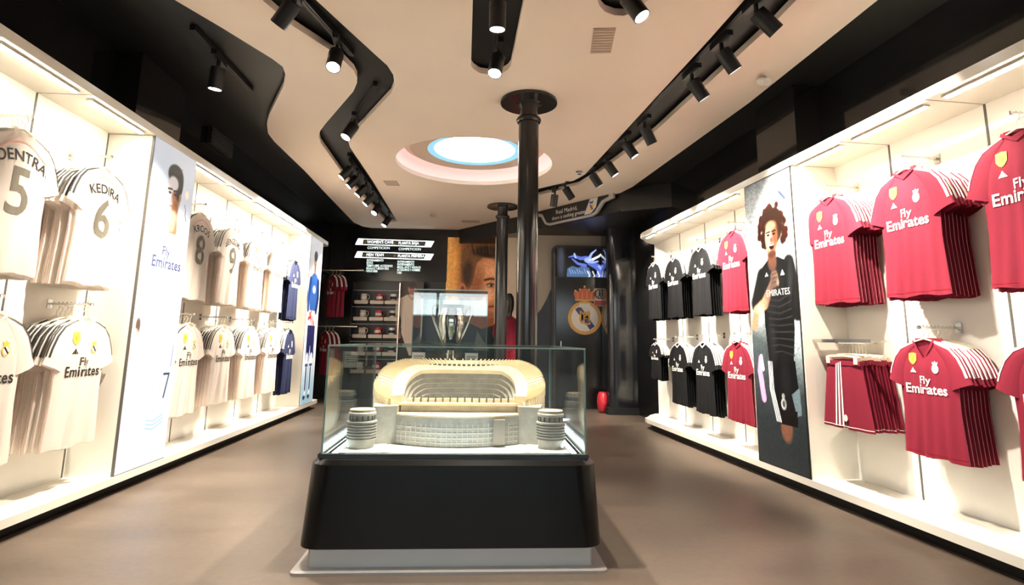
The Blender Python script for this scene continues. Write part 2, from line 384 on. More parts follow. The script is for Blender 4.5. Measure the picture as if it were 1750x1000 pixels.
LAMPS = [
 ((-1.461, 3.287), (-.62, .25, -.75), 'spotlight turned away to the left on the near S-slot track'),
 ((-1.285, 3.805), (.05, -.45, -.9), 'spotlight with glowing lens at the end of the near S-slot track'),
 ((-1.60, 5.25), (-.35, -.35, -.85), 'spotlight on the slanting middle track of the S-slot'),
 ((-2.063, 6.709), (-.6, -.2, -.75), 'first of six spotlights on the far S-slot track, nearest the camera'),
 ((-2.09, 7.113), (-.6, -.2, -.75), 'second of six spotlights on the far S-slot track'),
 ((-2.096, 7.565), (-.6, -.2, -.75), 'third of six spotlights on the far S-slot track'),
 ((-2.121, 8.078), (-.6, -.2, -.75), 'fourth of six spotlights on the far S-slot track'),
 ((-2.13, 8.659), (-.3, -.5, -.8), 'fifth of six spotlights on the far S-slot track'),
 ((-2.175, 9.576), (-.4, -.3, -.85), 'last of six spotlights on the far S-slot track, by the menu board'),
 ((-2.299, 4.151), (-.1, .1, -1), 'single spotlight on the short track of the left black ceiling'),
 ((-.109, 3.23), (0, .12, -1), 'nearer spotlight in the rounded centre slot'),
 ((-.14, 3.849), (-.12, -.35, -.93), 'farther spotlight at the rounded end of the centre slot'),
 ((.736, 3.111), (.45, -.2, -.85), 'spotlight in the short rounded slot at the top edge'),
 ((1.608, 3.29), (.70, .05, -.70), 'largest and nearest spotlight on the long right track'),
 ((1.544, 3.777), (.55, .1, -.80), 'second spotlight along the long right track'),
 ((1.484, 4.254), (.55, .1, -.80), 'third spotlight along the long right track'),
 ((1.329, 5.291), (.45, .2, -.85), 'fourth spotlight along the long right track'),
 ((1.248, 5.705), (.55, 0, -.80), 'fifth spotlight along the long right track'),
 ((1.17, 6.391), (.55, 0, -.80), 'sixth spotlight along the long right track'),
 ((1.06, 6.86), (.55, .1, -.80), 'seventh spotlight at the far end of the long right track'),
 ((.791, 7.552), (.55, .3, -.75), 'outer of two spotlights on the bent far end of the right track'),
 ((.58, 7.906), (-.1, .3, -.95), 'inner of two spotlights on the bent far end, above the hanging sign'),
]
hous = MB().lathe([(.030, .0), (.043, -.004), (.043, -.145), (.038, -.145), (.038, -.135)], 20).mesh('housing', M_lamp, True)
lens = MB().lathe([(.0375, -.1365), (.0375, -.140)], 20).mesh('lens', M_lens)
adap = MB().box(-.10, .10, -.017, .017, .045, .077).lathe([(.012, .045), (.012, -.005)], 10).mesh('adapter', M_lamp)
fins = MB()
for k in range(3): fins.lathe([(.0445, -.02 - k * .012), (.0445, -.026 - k * .012)], 20)
fins = fins.mesh('cooling_ring', M_lamp)
spot_d = bpy.data.lights.new('spot', 'SPOT'); spot_d.energy = 160; spot_d.spot_size = radians(62); spot_d.spot_blend = .6; spot_d.color = (1, .90, .76); spot_d.shadow_soft_size = .04
for (x, y), aim, lb in LAMPS:
    d = Vector(aim).normalized(); q = Vector((0, 0, -1)).rotation_difference(d)
    base = Vector((x, y, 3.0)) - d * .15
    base.z = 3.140
    t = thing('track_spotlight', lb, 'spotlight', base, 0, 'black track spotlights')
    t.scale = (1.2, 1.2, 1.2)
    put('adapter', adap, t, rot=(0, 0, radians(100)))
    h = put('housing', hous, t); h.rotation_mode = 'QUATERNION'; h.rotation_quaternion = q
    put('lens', lens, h); put('cooling_ring', fins, h)
    l = bpy.data.objects.new('lamp_light', spot_d); COL.objects.link(l); l.parent = h; l.location = (0, 0, -.15)

# ------------------------------------------------------------------ wall units
def unit(name, label, P, rz, d, sgn, s0, s1, ztop, grooves, box, box2, back, tube_m, tubes, tail=0):
    """local X = sgn * s, local Y = out of the wall. back = depth of the back panel"""
    u = thing(name, label, 'wall shelving', (P.x, P.y, 0), rz)
    X = lambda a, b: (min(sgn * a, sgn * b), max(sgn * a, sgn * b))
    def bx(nm, sa, sb, ta, tb, z0, z1, m, par=u):
        x0, x1 = X(sa, sb); return MB().box(x0, x1, -tb, -ta, z0, z1).build(nm, m, par)
    g = [s0] + grooves + [s1 + tail]
    for a, b in zip(g[:-1], g[1:]):
        bx('back_panel', a + .004, b - .004, back, back + .018, .13, ztop - .06, M_panel)
    for a in grooves: bx('upright', a - .007, a + .007, back - .003, back + .012, .13, ztop - .06, M_groove)
    e = .07
    x0, x1 = X(s0, s1)
    def round_end(t0, t1, r):
        if tail: return [(x0, -t1), (x1 + tail, -t1), (x1 + tail - .05, -t1 + .10), (x1 + tail - .16, -t1 + .21), (x1 + .14, -t0 - .10), (x1 + .05, -t0 - .025), (x1 - .08, -t0), (x0, -t0)]
        if sgn > 0: return [(x0, -t1), (x1, -t1)] + [(x1 + r * sin(a), -t0 - r + r * cos(a)) for a in (pi / 2, pi / 3, pi / 6, 0)] + [(x0, -t0)]
        return [(x1, -t1), (x0, -t1)] + [(x0 - r * sin(a), -t0 - r + r * cos(a)) for a in (pi / 2, pi / 3, pi / 6, 0)] + [(x1, -t0)]
    MB().prism(round_end(-.06, back + .02, .12), ztop - .06, ztop).build('canopy', M_white, u)
    MB().prism(round_end(-.055, back + .02, .12), .08, .13).build('ledge', M_white, u)
    bx('kick_plate', s0, s1 - .06, .03, .06, 0, .08, M_blackceil)
    for k in grooves + [box[0]]:
        bx('canopy_seam', k - .002, k + .002, -.0602, back, ztop - .0615, ztop - .06, M_groove)
    for a, b in tubes:
        t = bx('light_channel', a, b, -.012, .030, ztop - .072, ztop - .0615, M_white)
        bx('led_tube', a + .01, b - .01, -.004, .022, ztop - .078, ztop - .072, tube_m, t)
    bx('box_side', box[0], box[0] + .02, -.045, back, .13, ztop - .06, M_white)
    bx('box_side', box[1] - .02, box[1], -.045, back, .13, ztop - .06, M_white)
    if box2:
        bx('box_side', box2[0], box2[0] + .02, -.045, back, .13, ztop - .06, M_white)
        bx('box_side', box2[1] - .02, box2[1], -.045, back, .13, ztop - .06, M_white)
    elif not tail:
        bx('end_panel', s1 - .02, s1, back - .02, back + .02, .13, ztop - .06, M_white)
    return u, bx

arm_m = MB().box(-.008, .008, 0, .27, -.006, .006).box(-.022, .022, -.002, .006, -.03, .03)
for k in range(9): arm_m.box(-.003, .003, .03 + k * .026, .035 + k * .026, .006, .013)
arm_m.lathe([(.004, -.012), (.012, -.008), (.012, .008), (.004, .012)], 8, (0, .272))
arm_me = arm_m.mesh('display_arm', M_chrome)
def add_arm(u, sgn, s, z, back): put('display_arm', arm_me, u, (sgn * s, -back, z))

GL = [-2.43, -1.715, -1.0, -.285, .43, 1.15, 2.55, 3.26, 3.98, 4.71]
UL, bxL = unit('wall_unit', 'long white lit wall unit along the left wall holding white jerseys', PL, RZ_L, dL, -1, -2.6, 6.35, 2.655, GL, (1.17, 1.83), (5.42, 6.10), .28, M_tubeL,
               [(-1.65, -1.05), (-.93, -.33), (-.22, .38), (.50, 1.10), (1.90, 2.50), (2.62, 3.20), (3.33, 3.92), (4.05, 4.65), (4.78, 5.36)])
GR = [-1.915, -1.20, -.48, .23, .95, 1.665, 3.07, 3.76, 4.46]
UR, bxR = unit('wall_unit', 'long white lit wall unit along the right wall holding red and black jerseys', PR, RZ_R, dR, 1, -2.6, 4.86, 2.565, GR, (1.51, 2.22), None, .33, M_tubeR,
               [(-1.85, -1.26), (-1.14, -.54), (-.42, .17), (.29, .89), (1.0, 1.49), (2.42, 3.01), (3.13, 3.70), (3.83, 4.40), (4.5, 4.80)], .48)

# ------------------------------------------------------------------ jerseys
SL_P = [(.075, -.012), (.13, -.026), (.195, -.050), (.250, -.105), (.285, -.175), (.318, -.270)]
SL_R = [.012, .036, .062, .074, .076, .080]
SL_D = [.010, .014, .017, .019, .020, .021]
def sleeve_pt(i, a, sx, off=0.0):
    x, z = SL_P[i]
    x2, z2 = SL_P[min(i + 1, 5)]; x1, z1 = SL_P[max(i - 1, 0)]
    t = Vector((x2 - x1, z2 - z1)).normalized(); n = Vector((t.y * -1, t.x))   # n: outward-up
    if n.y < 0: n = -n
    c = Vector((x, z)) - n * SL_R[i] * .95
    r = SL_R[i] + off; d = SL_D[i] + off
    p = c + n * r * cos(a)
    return (sx * p.x, -d * sin(a), p.y)
def sleeve_mesh(sx, m, cuff):
    b = MB(); n = 14
    vs = []; fs = []
    for i in range(6):
        for k in range(n): vs.append(sleeve_pt(i, 2 * pi * k / n, sx))
    for i in range(5):
        fs += [(i * n + k, i * n + (k + 1) % n, (i + 1) * n + (k + 1) % n, (i + 1) * n + k) for k in range(n)]
    b.add(vs, fs)
    # cuff band
    vs = [];
    for i, o in ((4, .0015), (5, .0015)):
        for k in range(n):
            p = sleeve_pt(5, 2 * pi * k / n, sx, o); q = sleeve_pt(4, 2 * pi * k / n, sx, o)
            w = 1.0 if i == 5 else .86
            vs.append(tuple(q[j] + (p[j] - q[j]) * w for j in range(3)))
    b.add(vs, [(k, (k + 1) % n, n + (k + 1) % n, n + k) for k in range(n)], 1)
    return b.mesh('sleeve', [m, cuff], 2)
def stripes_mesh(sx, m):
    b = MB()
    for a0 in (.62, .10, -.42):
        vs = []
        for i in range(6):
            w = .135 if i > 1 else .22
            for a in (a0 - w, a0 + w): 
                p = sleeve_pt(i, a, sx, .0028); vs.append(p)
        # end the stripe a little before the cuff
        for j in (-2, -1): vs[j] = tuple(vs[j - 2][q] + (vs[j][q] - vs[j - 2][q]) * .55 for q in range(3))
        b.add(vs, [(2 * i, 2 * i + 1, 2 * i + 3, 2 * i + 2) for i in range(5)])
    return b.mesh('shoulder_stripes', m)
def half_w(z, fit):           # half width of the torso at height z (z <= 0)
    t = min(1, max(0, -z / .76))
    base = np.interp(-z, [0, .02, .06, .12, .24, .45, .76], [.075, .11, .185, .205, .222, .218 - fit * .02, .240])
    return float(base)
def torso_y(x, z, ph=0.0):
    w = half_w(z, 0); u = max(-1, min(1, x / w)); t = min(1, -z / .76)
    th = (.006 + .016 * min(1, -z / .18)) * sqrt(max(0, 1 - u * u * .96))
    fold = .0085 * t * (sin(9 * u + 1.7 + ph) + .7 * sin(17 * u + 4 * t + ph)) * (1 - u * u * .5)
    return th + fold
def torso_mesh(m, hem, length=.76, ph=0.0, vneck=.07, side=None):
    b = MB(); nu, nv = 40, 20
    def sheet(sg):
        vs = []
        for j in range(nv + 1):
            for i in range(nu + 1):
                u = -1 + 2 * i / nu
                v = j / nv
                z = -length * v
                w = half_w(z * .76 / length, 0)
                x = u * w
                if sg < 0 and v < .5:       # front neckline dips
                    dip = max(0, 1 - abs(x) / .078) * vneck
                    z = z - dip * (1 - v / .5)
                zz = min(0, z)
                hemw = .006 * sin(6 * u + ph * 3) if j == nv else 0
                vs.append((x, sg * torso_y(x, zz * .76 / length, ph + (0 if sg < 0 else 2)), z + hemw))
        return vs, [(j * (nu + 1) + i, j * (nu + 1) + i + 1, (j + 1) * (nu + 1) + i + 1, (j + 1) * (nu + 1) + i) for j in range(nv) for i in range(nu)]
    vs, fs = sheet(-1); b.add(vs, fs)
    vs, fs = sheet(1); b.add(vs, fs)
    hv = []
    for z in (-length + .028, -length + .022):
        for i in range(nu + 1):
            u = -1 + 2 * i / nu; x = u * half_w(-.73, 0); hv.append((x, -torso_y(x, -.74, ph) - .0012, z))
    b.add(hv, [(i, i + 1, nu + 2 + i, nu + 1 + i) for i in range(nu)], 1)
    # side piping, both edges
    for sg in (-1, 1):
        pv = []
        for j in range(9):
            z = -.25 - j * (length - .25) / 8; zz = z * .76 / length
            w = half_w(zz, 0)
            pv += [(sg * (w + .0015), -.0030, z), (sg * (w + .0015), -.0012, z)]
        b.add(pv, [(2 * j, 2 * j + 1, 2 * j + 3, 2 * j + 2) for j in range(8)], 2)
    return b.mesh('torso', [m, hem, side or hem], 2, fix=False)
def collar_mesh(m, vneck):
    b = MB(); n = 16; vs = []
    for k in range(n + 1):
        a = pi * k / n
        x = .080 * cos(a); dip = (1 - abs(cos(a))) * vneck
        for o in (0, 1):
            vs.append((x * (1 + .10 * o), -.010 - .008 * sin(a), .012 - dip - .018 * o))
    b.add(vs, [(2 * k, 2 * k + 1, 2 * k + 3, 2 * k + 2) for k in range(n)])
    vs = []
    for k in range(n + 1):
        a = pi * k / n
        vs += [(.080 * cos(a), .004 + .006 * sin(a), .016), (.084 * cos(a), .010 + .006 * sin(a), -.012)]
    b.add(vs, [(2 * k, 2 * k + 1, 2 * k + 3, 2 * k + 2) for k in range(n)])
    return b.mesh('collar', m, 2, fix=False)
def hanger_mesh(m):
    b = MB()
    b.tube([(-.19, .0, -.045), (-.08, .0, -.008), (0, .0, .012), (.08, .0, -.008), (.19, .0, -.045)], .006, 6)
    pts = [(0, 0, .012), (0, 0, .05)] + [(.018 * sin(a), 0, .068 - .018 * cos(a)) for a in (0.4, 1.2, 2.0, 2.8, 3.6, 4.2)]
    b.tube(pts, .0022, 5)
    return b.mesh('hanger', m)
def on_front(mb, vs, fs, x0, z0, ph, mi=0, lift=.0035, vneck=0):
    mb.add([(x0 + a, -torso_y(x0 + a, z0 + b, ph) - lift, z0 + b) for a, b in vs], fs, mi)
def lettering(lines, m, ph):
    """lines: (text, x, z, size, shear, arc)"""
    mb = MB()
    for s, x, z, size, bold, arc in lines:
        vs, fs = text_geo(s, size, 0, bold / size, 1.05, .016 / size)
        if arc: vs = [(r * sin(a / arc) , r * cos(a / arc) - arc) for a, y in vs for r in (arc + y,)]
        on_front(mb, vs, fs, x, z, ph)
    return mb.mesh('lettering', m)
def disc(mb, x, z, rx, rz, ph, mi, lift, n=14):
    on_front(mb, [(rx * cos(2 * pi * k / n), rz * sin(2 * pi * k / n)) for k in range(n)], [tuple(range(n))], x, z, ph, mi, lift)
def shirt_crest(ph, cols):
    mb = MB(); x, z = .085, -.185
    disc(mb, x, z, .026, .030, ph, 0, .003); disc(mb, x, z, .018, .021, ph, 1, .0036)
    on_front(mb, [(-.018, .014), (-.008, .020), (.018, -.012), (.010, -.020)], [(0, 1, 2, 3)], x, z, ph, 2, .0042)
    on_front(mb, [(-.018, .028), (.018, .028), (.022, .046), (.009, .040), (0, .052), (-.009, .040), (-.022, .046)], [tuple(range(7))], x, z, ph, 0, .003)
    return mb.mesh('crest', cols)
def shirt_badge(ph, m):      # gold shield badge
    mb = MB(); on_front(mb, [(-.031, .034), (0, .040), (.031, .034), (.031, -.012), (.016, -.032), (0, -.040), (-.016, -.032), (-.031, -.012)], [tuple(range(8))], -.088, -.122, ph, 0, .003)
    on_front(mb, [(-.012, .018), (.012, .018), (.006, -.014), (-.006, -.014)], [(0, 1, 2, 3)], -.088, -.122, ph, 1, .0042)
    return mb.mesh('gold_badge', m)
def shirt_bars(ph, m):       # three slanted bars forming a mountain
    mb = MB()
    hh = lambda x: .034 * max(.02, 1 - abs(x) / .026)
    for xa, xb in ((-.026, -.010), (-.007, .008), (.011, .026)):
        on_front(mb, [(xa, 0), (xb, 0), (xb, hh(xb)), (0 if xa < 0 < xb else xa, hh(0 if xa < 0 < xb else xa)), (xa, hh(xa))], [(0, 1, 2, 3, 4)], -.088, -.215, ph, 0, .003)
    return mb.mesh('triangle_mark', m)

KITS = {
 'red': dict(body=M_red, cuff=M_red, hem=M_redd, pipe=mat('rose_piping', (.52, .22, .23), .6), stripes=M_inkw, collar=M_red, ink=M_inkw, crest=[M_inkpk, M_inkw, M_inkpk], word='red'),
 'white': dict(body=M_wht, cuff=M_wht, hem=M_wht, pipe=M_pink, stripes=M_inkk, collar=M_wht, ink=M_inkk, crest=[M_gold, M_inkw, M_inkk], word='white'),
 'black': dict(body=M_blk, cuff=M_blk, hem=M_blk, pipe=M_blk, stripes=M_inkw, collar=M_inkw, ink=M_inkw, crest=[M_inkw, M_inkw, M_inkk], word='black'),
 'navy': dict(body=M_navy, cuff=M_navy, hem=M_blk, pipe=M_navy, stripes=M_inkw, collar=M_blk, ink=M_inkw, crest=[M_inkw, M_blue, M_inkw], word='navy'),
}
PARTS = {}
def kit_parts(kit, vneck):
    k = (kit, vneck)
    if k not in PARTS:
        q = KITS[kit]
        PARTS[k] = dict(torso=torso_mesh(q['body'], q['hem'], vneck=vneck, side=q['pipe']),
                        sl=[sleeve_mesh(-1, q['body'], q['cuff']), sleeve_mesh(1, q['body'], q['cuff'])],
                        st=[stripes_mesh(-1, q['stripes']), stripes_mesh(1, q['stripes'])],
                        collar=collar_mesh(q['collar'], vneck), hanger=hanger_mesh(M_clear),
                        crest=shirt_crest(0, q['crest']), badge=shirt_badge(0, [M_gold, mat('amber_print', (.50, .26, .03), .5)]), bars=shirt_bars(0, q['ink']))
    return PARTS[k]
_sp = {}
def sponsor(kit):
    if kit not in _sp:
        _sp[kit] = lettering([('Fly', 0, -.285, .070, .001, 0), ('Emirates', 0, -.350, .088, .0018, 0)], KITS[kit]['ink'], 0)
    return _sp[kit]
_nm = {}
def name_number(kit, name, num):
    a = lettering([(name, 0, -.165, .084, .0012, .34)], KITS[kit]['ink'], 0)
    b = lettering([(num, 0, -.45, .36, .004, 0)], M_inkg, 0); b.name = 'number'
    return a, b
def neck_line(m):
    mb = MB(); n = 16; vs = []
    for k in range(n + 1):
        x = -.19 + .38 * k / n
        zc = -.055 - .10 * (x / .19) ** 2
        for d in (.0, -.007): vs.append((x, zc + d))
    on_front(mb, vs, [(2 * k, 2 * k + 1, 2 * k + 3, 2 * k + 2) for k in range(n)], 0, 0, 0, 0, .0075)
    return mb.mesh('back_yoke_line', m)
yoke = neck_line(M_pink)

def jersey(kit, label, loc, rz, sc, group, front=None, vneck=.05, detail=2):
    t = thing('jersey', label, 'jersey', loc, rz, group); t.scale = sc
    p = kit_parts(kit, vneck)
    put('torso', p['torso'], t)
    for i in (0, 1):
        s = put('sleeve', p['sl'][i], t); put('shoulder_stripes', p['st'][i], s)
    put('hanger', p['hanger'], t)
    if detail > 1: put('collar', p['collar'], t)
    if front == 'sponsor':
        put('lettering', sponsor(kit), t); put('crest', p['crest'], t); put('triangle_mark', p['bars'], t)
        if kit in ('red', 'white'): put('gold_badge', p['badge'], t)
    elif front:
        a, b = name_number(kit, *front); put('lettering', a, t); put('number', b, t); put('back_yoke_line', yoke, t)
    return t
ORD = ['front', 'second', 'third', 'fourth', 'fifth', 'sixth', 'seventh', 'eighth', 'ninth']
def rack(side, s, ztop, kit, n, where, front='sponsor', sc=(1, 1, 1.04), vneck=.05, t0=None, step=.030, yaw=0.0):
    P, d, nn, rz, back = (PL, dL, nL, RZ_L, .28) if side == 'L' else (PR, dR, nR, RZ_R, .33)
    u = UL if side == 'L' else UR
    put('display_arm', arm_me, u, ((-s if side == 'L' else s), -back, ztop + .088 * sc[2]))
    t0 = (.035 if side == 'L' else .085) if t0 is None else t0
    w = KITS[kit]['word']
    for k in range(n):
        j = random.uniform(-1, 1)
        p = P + d * (s + (.008 * j if k else 0) + .004 * k) + nn * (t0 + step * k)
        z = ztop - (random.uniform(0, .018) if k else 0)
        if k == 0: lb = '%s %s jersey at the front of the %s' % (w, 'number ' + front[1] if isinstance(front, tuple) else 'lettered', where)
        else: lb = '%s %s jersey from the front on the %s' % (ORD[k], w, where)
        jersey(kit, lb, (p.x, p.y, z), rz + pi + radians(yaw + (2.2 * j if k else 0)), sc, '%s jerseys on the %s' % (w, where), front if k == 0 else None, vneck, 2 if k < 3 else 1)

# right wall, near bays
rack('R', 1.29, 2.19, 'red', 8, 'upper arm next to the black-kit poster')
rack('R', .575, 2.19, 'red', 8, 'upper arm second from the black-kit poster')
rack('R', -.14, 2.19, 'red', 7, 'upper arm third from the black-kit poster')
rack('R', .56, 1.135, 'red', 8, 'lower arm holding deep V-neck jerseys', vneck=.13, sc=(.90, 1, .88))
rack('R', -.16, 1.135, 'red', 7, 'lower arm cut by the picture edge', sc=(.95, 1, .90))
# right wall, far bays
rack('R', 2.71, 2.20, 'red', 6, 'upper arm between black jerseys and poster')
rack('R', 3.41, 2.15, 'black', 5, 'upper arm nearest the red jerseys', sc=(.95, 1, .98))
rack('R', 4.11, 2.13, 'black', 5, 'middle upper arm of the black jerseys', sc=(.95, 1, .96))
rack('R', 4.75, 2.15, 'black', 5, 'far upper arm at the unit end', sc=(.95, 1, .98))
rack('R', 2.71, 1.11, 'red', 6, 'lower arm between black jerseys and poster', sc=(1, 1, .97))
rack('R', 3.41, 1.10, 'black', 5, 'lower arm nearest the red jerseys', sc=(.95, 1, .97))
rack('R', 4.06, 1.09, 'black', 5, 'middle lower arm of the black jerseys', sc=(.92, 1, .92))
rack('R', 4.76, 1.09, 'black', 4, 'far lower arm with small jerseys', sc=(.74, 1, .60))
# left wall
rack('L', .07, 2.21, 'white', 8, 'upper arm at the left picture edge', ('COENTRAO', '5'))
rack('L', .79, 2.21, 'white', 8, 'upper arm just before the glowing poster', ('KEDIRA', '6'))
rack('L', .07, 1.20, 'white', 8, 'lower arm at the left picture edge', sc=(1.02, 1, 1.05))
rack('L', .80, 1.20, 'white', 8, 'lower arm just before the glowing poster', sc=(1.02, 1, 1.05))
rack('L', 2.19, 2.21, 'white', 7, 'upper arm just past the glowing poster', ('KROOS', '8'))
rack('L', 2.90, 2.21, 'white', 7, 'upper arm second past the glowing poster', ('BENZEMA', '9'))
rack('L', 3.62, 2.21, 'white', 6, 'upper arm third past the glowing poster')
rack('L', 4.34, 2.21, 'white', 6, 'upper arm beside the navy jerseys')
rack('L', 2.19, 1.20, 'white', 7, 'lower arm just past the glowing poster', sc=(1, 1, 1.03))
rack('L', 2.90, 1.20, 'white', 7, 'lower arm second past the glowing poster', sc=(1, 1, 1.0))
rack('L', 3.62, 1.20, 'white', 6, 'lower arm second from the navy jerseys', sc=(1, 1, 1.02))
rack('L', 4.34, 1.20, 'white', 6, 'lower arm beside the navy jerseys', sc=(1, 1, 1.02))
rack('L', 5.02, 2.16, 'navy', 4, 'upper arm before the blue-kit light box', sc=(.92, 1, 1.08))
rack('L', 5.02, 1.20, 'navy', 4, 'lower arm before the blue-kit light box', sc=(.85, 1, 1.12))

# shorts on clip hangers under the first red rack
def shorts_mesh():
    b = MB(); nu, nv = 16, 12
    for sg in (-1, 1):
        vs = []; fs = []
        for j in range(nv + 1):
            v = j / nv
            for i in range(nu + 1):
                u = -1 + 2 * i / nu
                w = .175 + .075 * v
                x = u * w
                z = -.46 * v
                split = max(0, 1 - abs(u) / .10) * (.06 if v > .55 else 0) * (v - .55) / .45
                th = (.012 + .012 * v) * sqrt(1 - u * u * .97) + .006 * v * sin(11 * u + sg) + .0025 * (1 - v) * sin(40 * u)
                vs.append((x, sg * th, z + split))
        fs = [(j * (nu + 1) + i, j * (nu + 1) + i + 1, (j + 1) * (nu + 1) + i + 1, (j + 1) * (nu + 1) + i) for j in range(nv) for i in range(nu)]
        b.add(vs, fs)
    return b.mesh('shorts_body', M_red, 2, fix=False)
def sh_y(u, v): return (.012 + .012 * v) * sqrt(max(0, 1 - u * u * .97)) + .006 * v * sin(11 * u - 1) + .004
def shorts_strip(us, m, name, v0=.0, v1=.97):
    b = MB()
    for ua, ub in us:
        vs = []
        for j in range(9):
            v = v0 + (v1 - v0) * j / 8
            for u in (ua, ub): vs.append((u * (.175 + .075 * v), -sh_y(u, v), -.46 * v))
        b.add(vs, [(2 * j, 2 * j + 1, 2 * j + 3, 2 * j + 2) for j in range(8)])
    return b.mesh(name, m)
sb = shorts_mesh()
ss = shorts_strip([(-.36, -.30), (-.24, -.18), (-.12, -.06)], M_inkw, 'side_stripes')
hm = MB(); nu = 16
for v in (.955,):
    vs = []
    for i in range(nu + 1):
        u = -1 + 2 * i / nu
        for dv in (0, .012): vs.append((u * (.175 + .075 * v), -sh_y(u, v), -.46 * (v + dv)))
    hm.add(vs, [(2 * i, 2 * i + 1, 2 * i + 3, 2 * i + 2) for i in range(nu)])
hm = hm.mesh('hem_line', M_inkpk)
wb = MB(); wb.box(-.176, .176, -.016, .016, -.028, .003); wb = wb.mesh('waistband', M_red)
hg = MB(); hg.tube([(-.165, 0, .028), (0, 0, .036), (.165, 0, .028)], .008, 6)
for x in (-.14, .14): hg.box(x - .018, x + .018, -.02, .02, -.018, .03)
hg.tube([(0, 0, .036), (0, 0, .10)] + [(.018 * sin(a), 0, .118 - .018 * cos(a)) for a in (.4, 1.2, 2.0, 2.8, 3.6, 4.2)], .0022, 5)
hg = hg.mesh('clip_hanger', M_clear)
cr = MB(); cr.add([(.02 + .020 * cos(a * pi / 6), -.034, -.385 + .024 * sin(a * pi / 6)) for a in range(12)], [tuple(range(12))]); cr = cr.mesh('crest', M_inkpk)
for k in range(9):
    s = 1.23 + .004 * k; t = .06 + .029 * k
    p = PR + dR * s + nR * t
    o = thing('football_shorts', ('front' if k == 0 else ORD[k]) + (' pair of red shorts with white side stripes below first red rack' if k == 0 else ' red shorts from the front, on clip hangers below the first red rack'),
              'shorts', (p.x, p.y, 1.0 - random.uniform(0, .012)), RZ_R + pi + radians(random.uniform(-2, 2)), 'red shorts on clip hangers')
    put('shorts_body', sb, o); put('waistband', wb, o); put('hem_line', hm, o); put('clip_hanger', hg, o)
    put('side_stripes', ss, o)
    if k == 0: put('crest', cr, o)
rail = MB(); rail.box(.92, 1.52, -.05, -.03, 1.118, 1.142); rail.box(.95, .97, -.33, -.04, 1.122, 1.138); rail.box(1.47, 1.49, -.33, -.04, 1.122, 1.138)
rail.build('shorts_rail', M_chrome, UR)
MB().box(1.215, 1.245, -.335, -.02, 1.113, 1.119).build('display_arm', M_chrome, UR)

# ------------------------------------------------------------------ painted prints (posters): a small painter on a grid of vertices
class Paint:
    def __init__(s, w, h, nx, ny, col):
        s.nx, s.ny, s.w, s.h = nx, ny, w, h
        s.img = np.ones((ny, nx, 3)) * np.array(col)
        s.x, s.y = np.meshgrid((np.arange(nx) + .5) / nx * w, (np.arange(ny) + .5) / ny * h)   # metres, y downwards
        s.rs = np.random.RandomState(3)
    def mask(s, m, col, a=1.0):
        m = np.clip(m, 0, 1)[..., None] * a; s.img = s.img * (1 - m) + np.array(col) * m
    def ell(s, cx, cy, rx, ry, col, soft=.15, rot=0, a=1.0):
        c, q = cos(rot), sin(rot); dx, dy = s.x - cx, s.y - cy
        r = np.sqrt(((dx * c + dy * q) / rx) ** 2 + ((-dx * q + dy * c) / ry) ** 2)
        s.mask((1 - r) / soft + .5, col, a)
    def poly(s, pts, col, a=1.0):
        ins = np.zeros_like(s.x, bool); n = len(pts)
        for i in range(n):
            x1, y1 = pts[i]; x2, y2 = pts[(i + 1) % n]
            if y1 == y2: continue
            cnd = ((y1 > s.y) != (y2 > s.y)) & (s.x < (x2 - x1) * (s.y - y1) / (y2 - y1) + x1)
            ins ^= cnd
        s.mask(ins.astype(float), col, a)
    def line(s, pts, w, col, a=1.0, soft=.4):
        ws = w if isinstance(w, (list, tuple)) else [w] * len(pts)
        best = np.full_like(s.x, -9)
        for i in range(len(pts) - 1):
            (x1, y1), (x2, y2) = pts[i], pts[i + 1]; dx, dy = x2 - x1, y2 - y1; L = dx * dx + dy * dy + 1e-12
            t = np.clip(((s.x - x1) * dx + (s.y - y1) * dy) / L, 0, 1)
            d = np.hypot(s.x - x1 - t * dx, s.y - y1 - t * dy); ww = ws[i] + (ws[i + 1] - ws[i]) * t
            best = np.maximum(best, (1 - d / ww) / soft + .5)
        s.mask(best, col, a)
    def noise(s, amp, cell=1):
        ny, nx = s.ny // cell + 2, s.nx // cell + 2
        n = s.rs.rand(ny, nx) - .5
        n = np.kron(n, np.ones((cell, cell)))[:s.ny, :s.nx]
        s.img *= 1 + amp * n[..., None]
    def text(s, *a): pass
    def mesh(s, name, m):
        """sheet in XZ facing -Y: x from 0 to w, z from 0 (bottom) to h, one colour per vertex"""
        nx, ny = s.nx, s.ny
        xs = np.linspace(0, s.w, nx); zs = np.linspace(s.h, 0, ny)
        X, Z = np.meshgrid(xs, zs)
        co = np.stack([X, np.zeros_like(X), Z], -1).reshape(-1, 3)
        idx = np.arange(nx * ny).reshape(ny, nx)
        f = np.stack([idx[1:, :-1], idx[1:, 1:], idx[:-1, 1:], idx[:-1, :-1]], -1).reshape(-1, 4)
        me = bpy.data.meshes.new(name); me.from_pydata(co.tolist(), [], f.tolist())
        at = me.color_attributes.new('ink', 'FLOAT_COLOR', 'POINT')
        c = np.ones((nx * ny, 4)); c[:, :3] = np.clip(s.img.reshape(-1, 3), 0, 1) ** 2.2
        at.data.foreach_set('color', c.ravel()); me.materials.append(m)
        return me

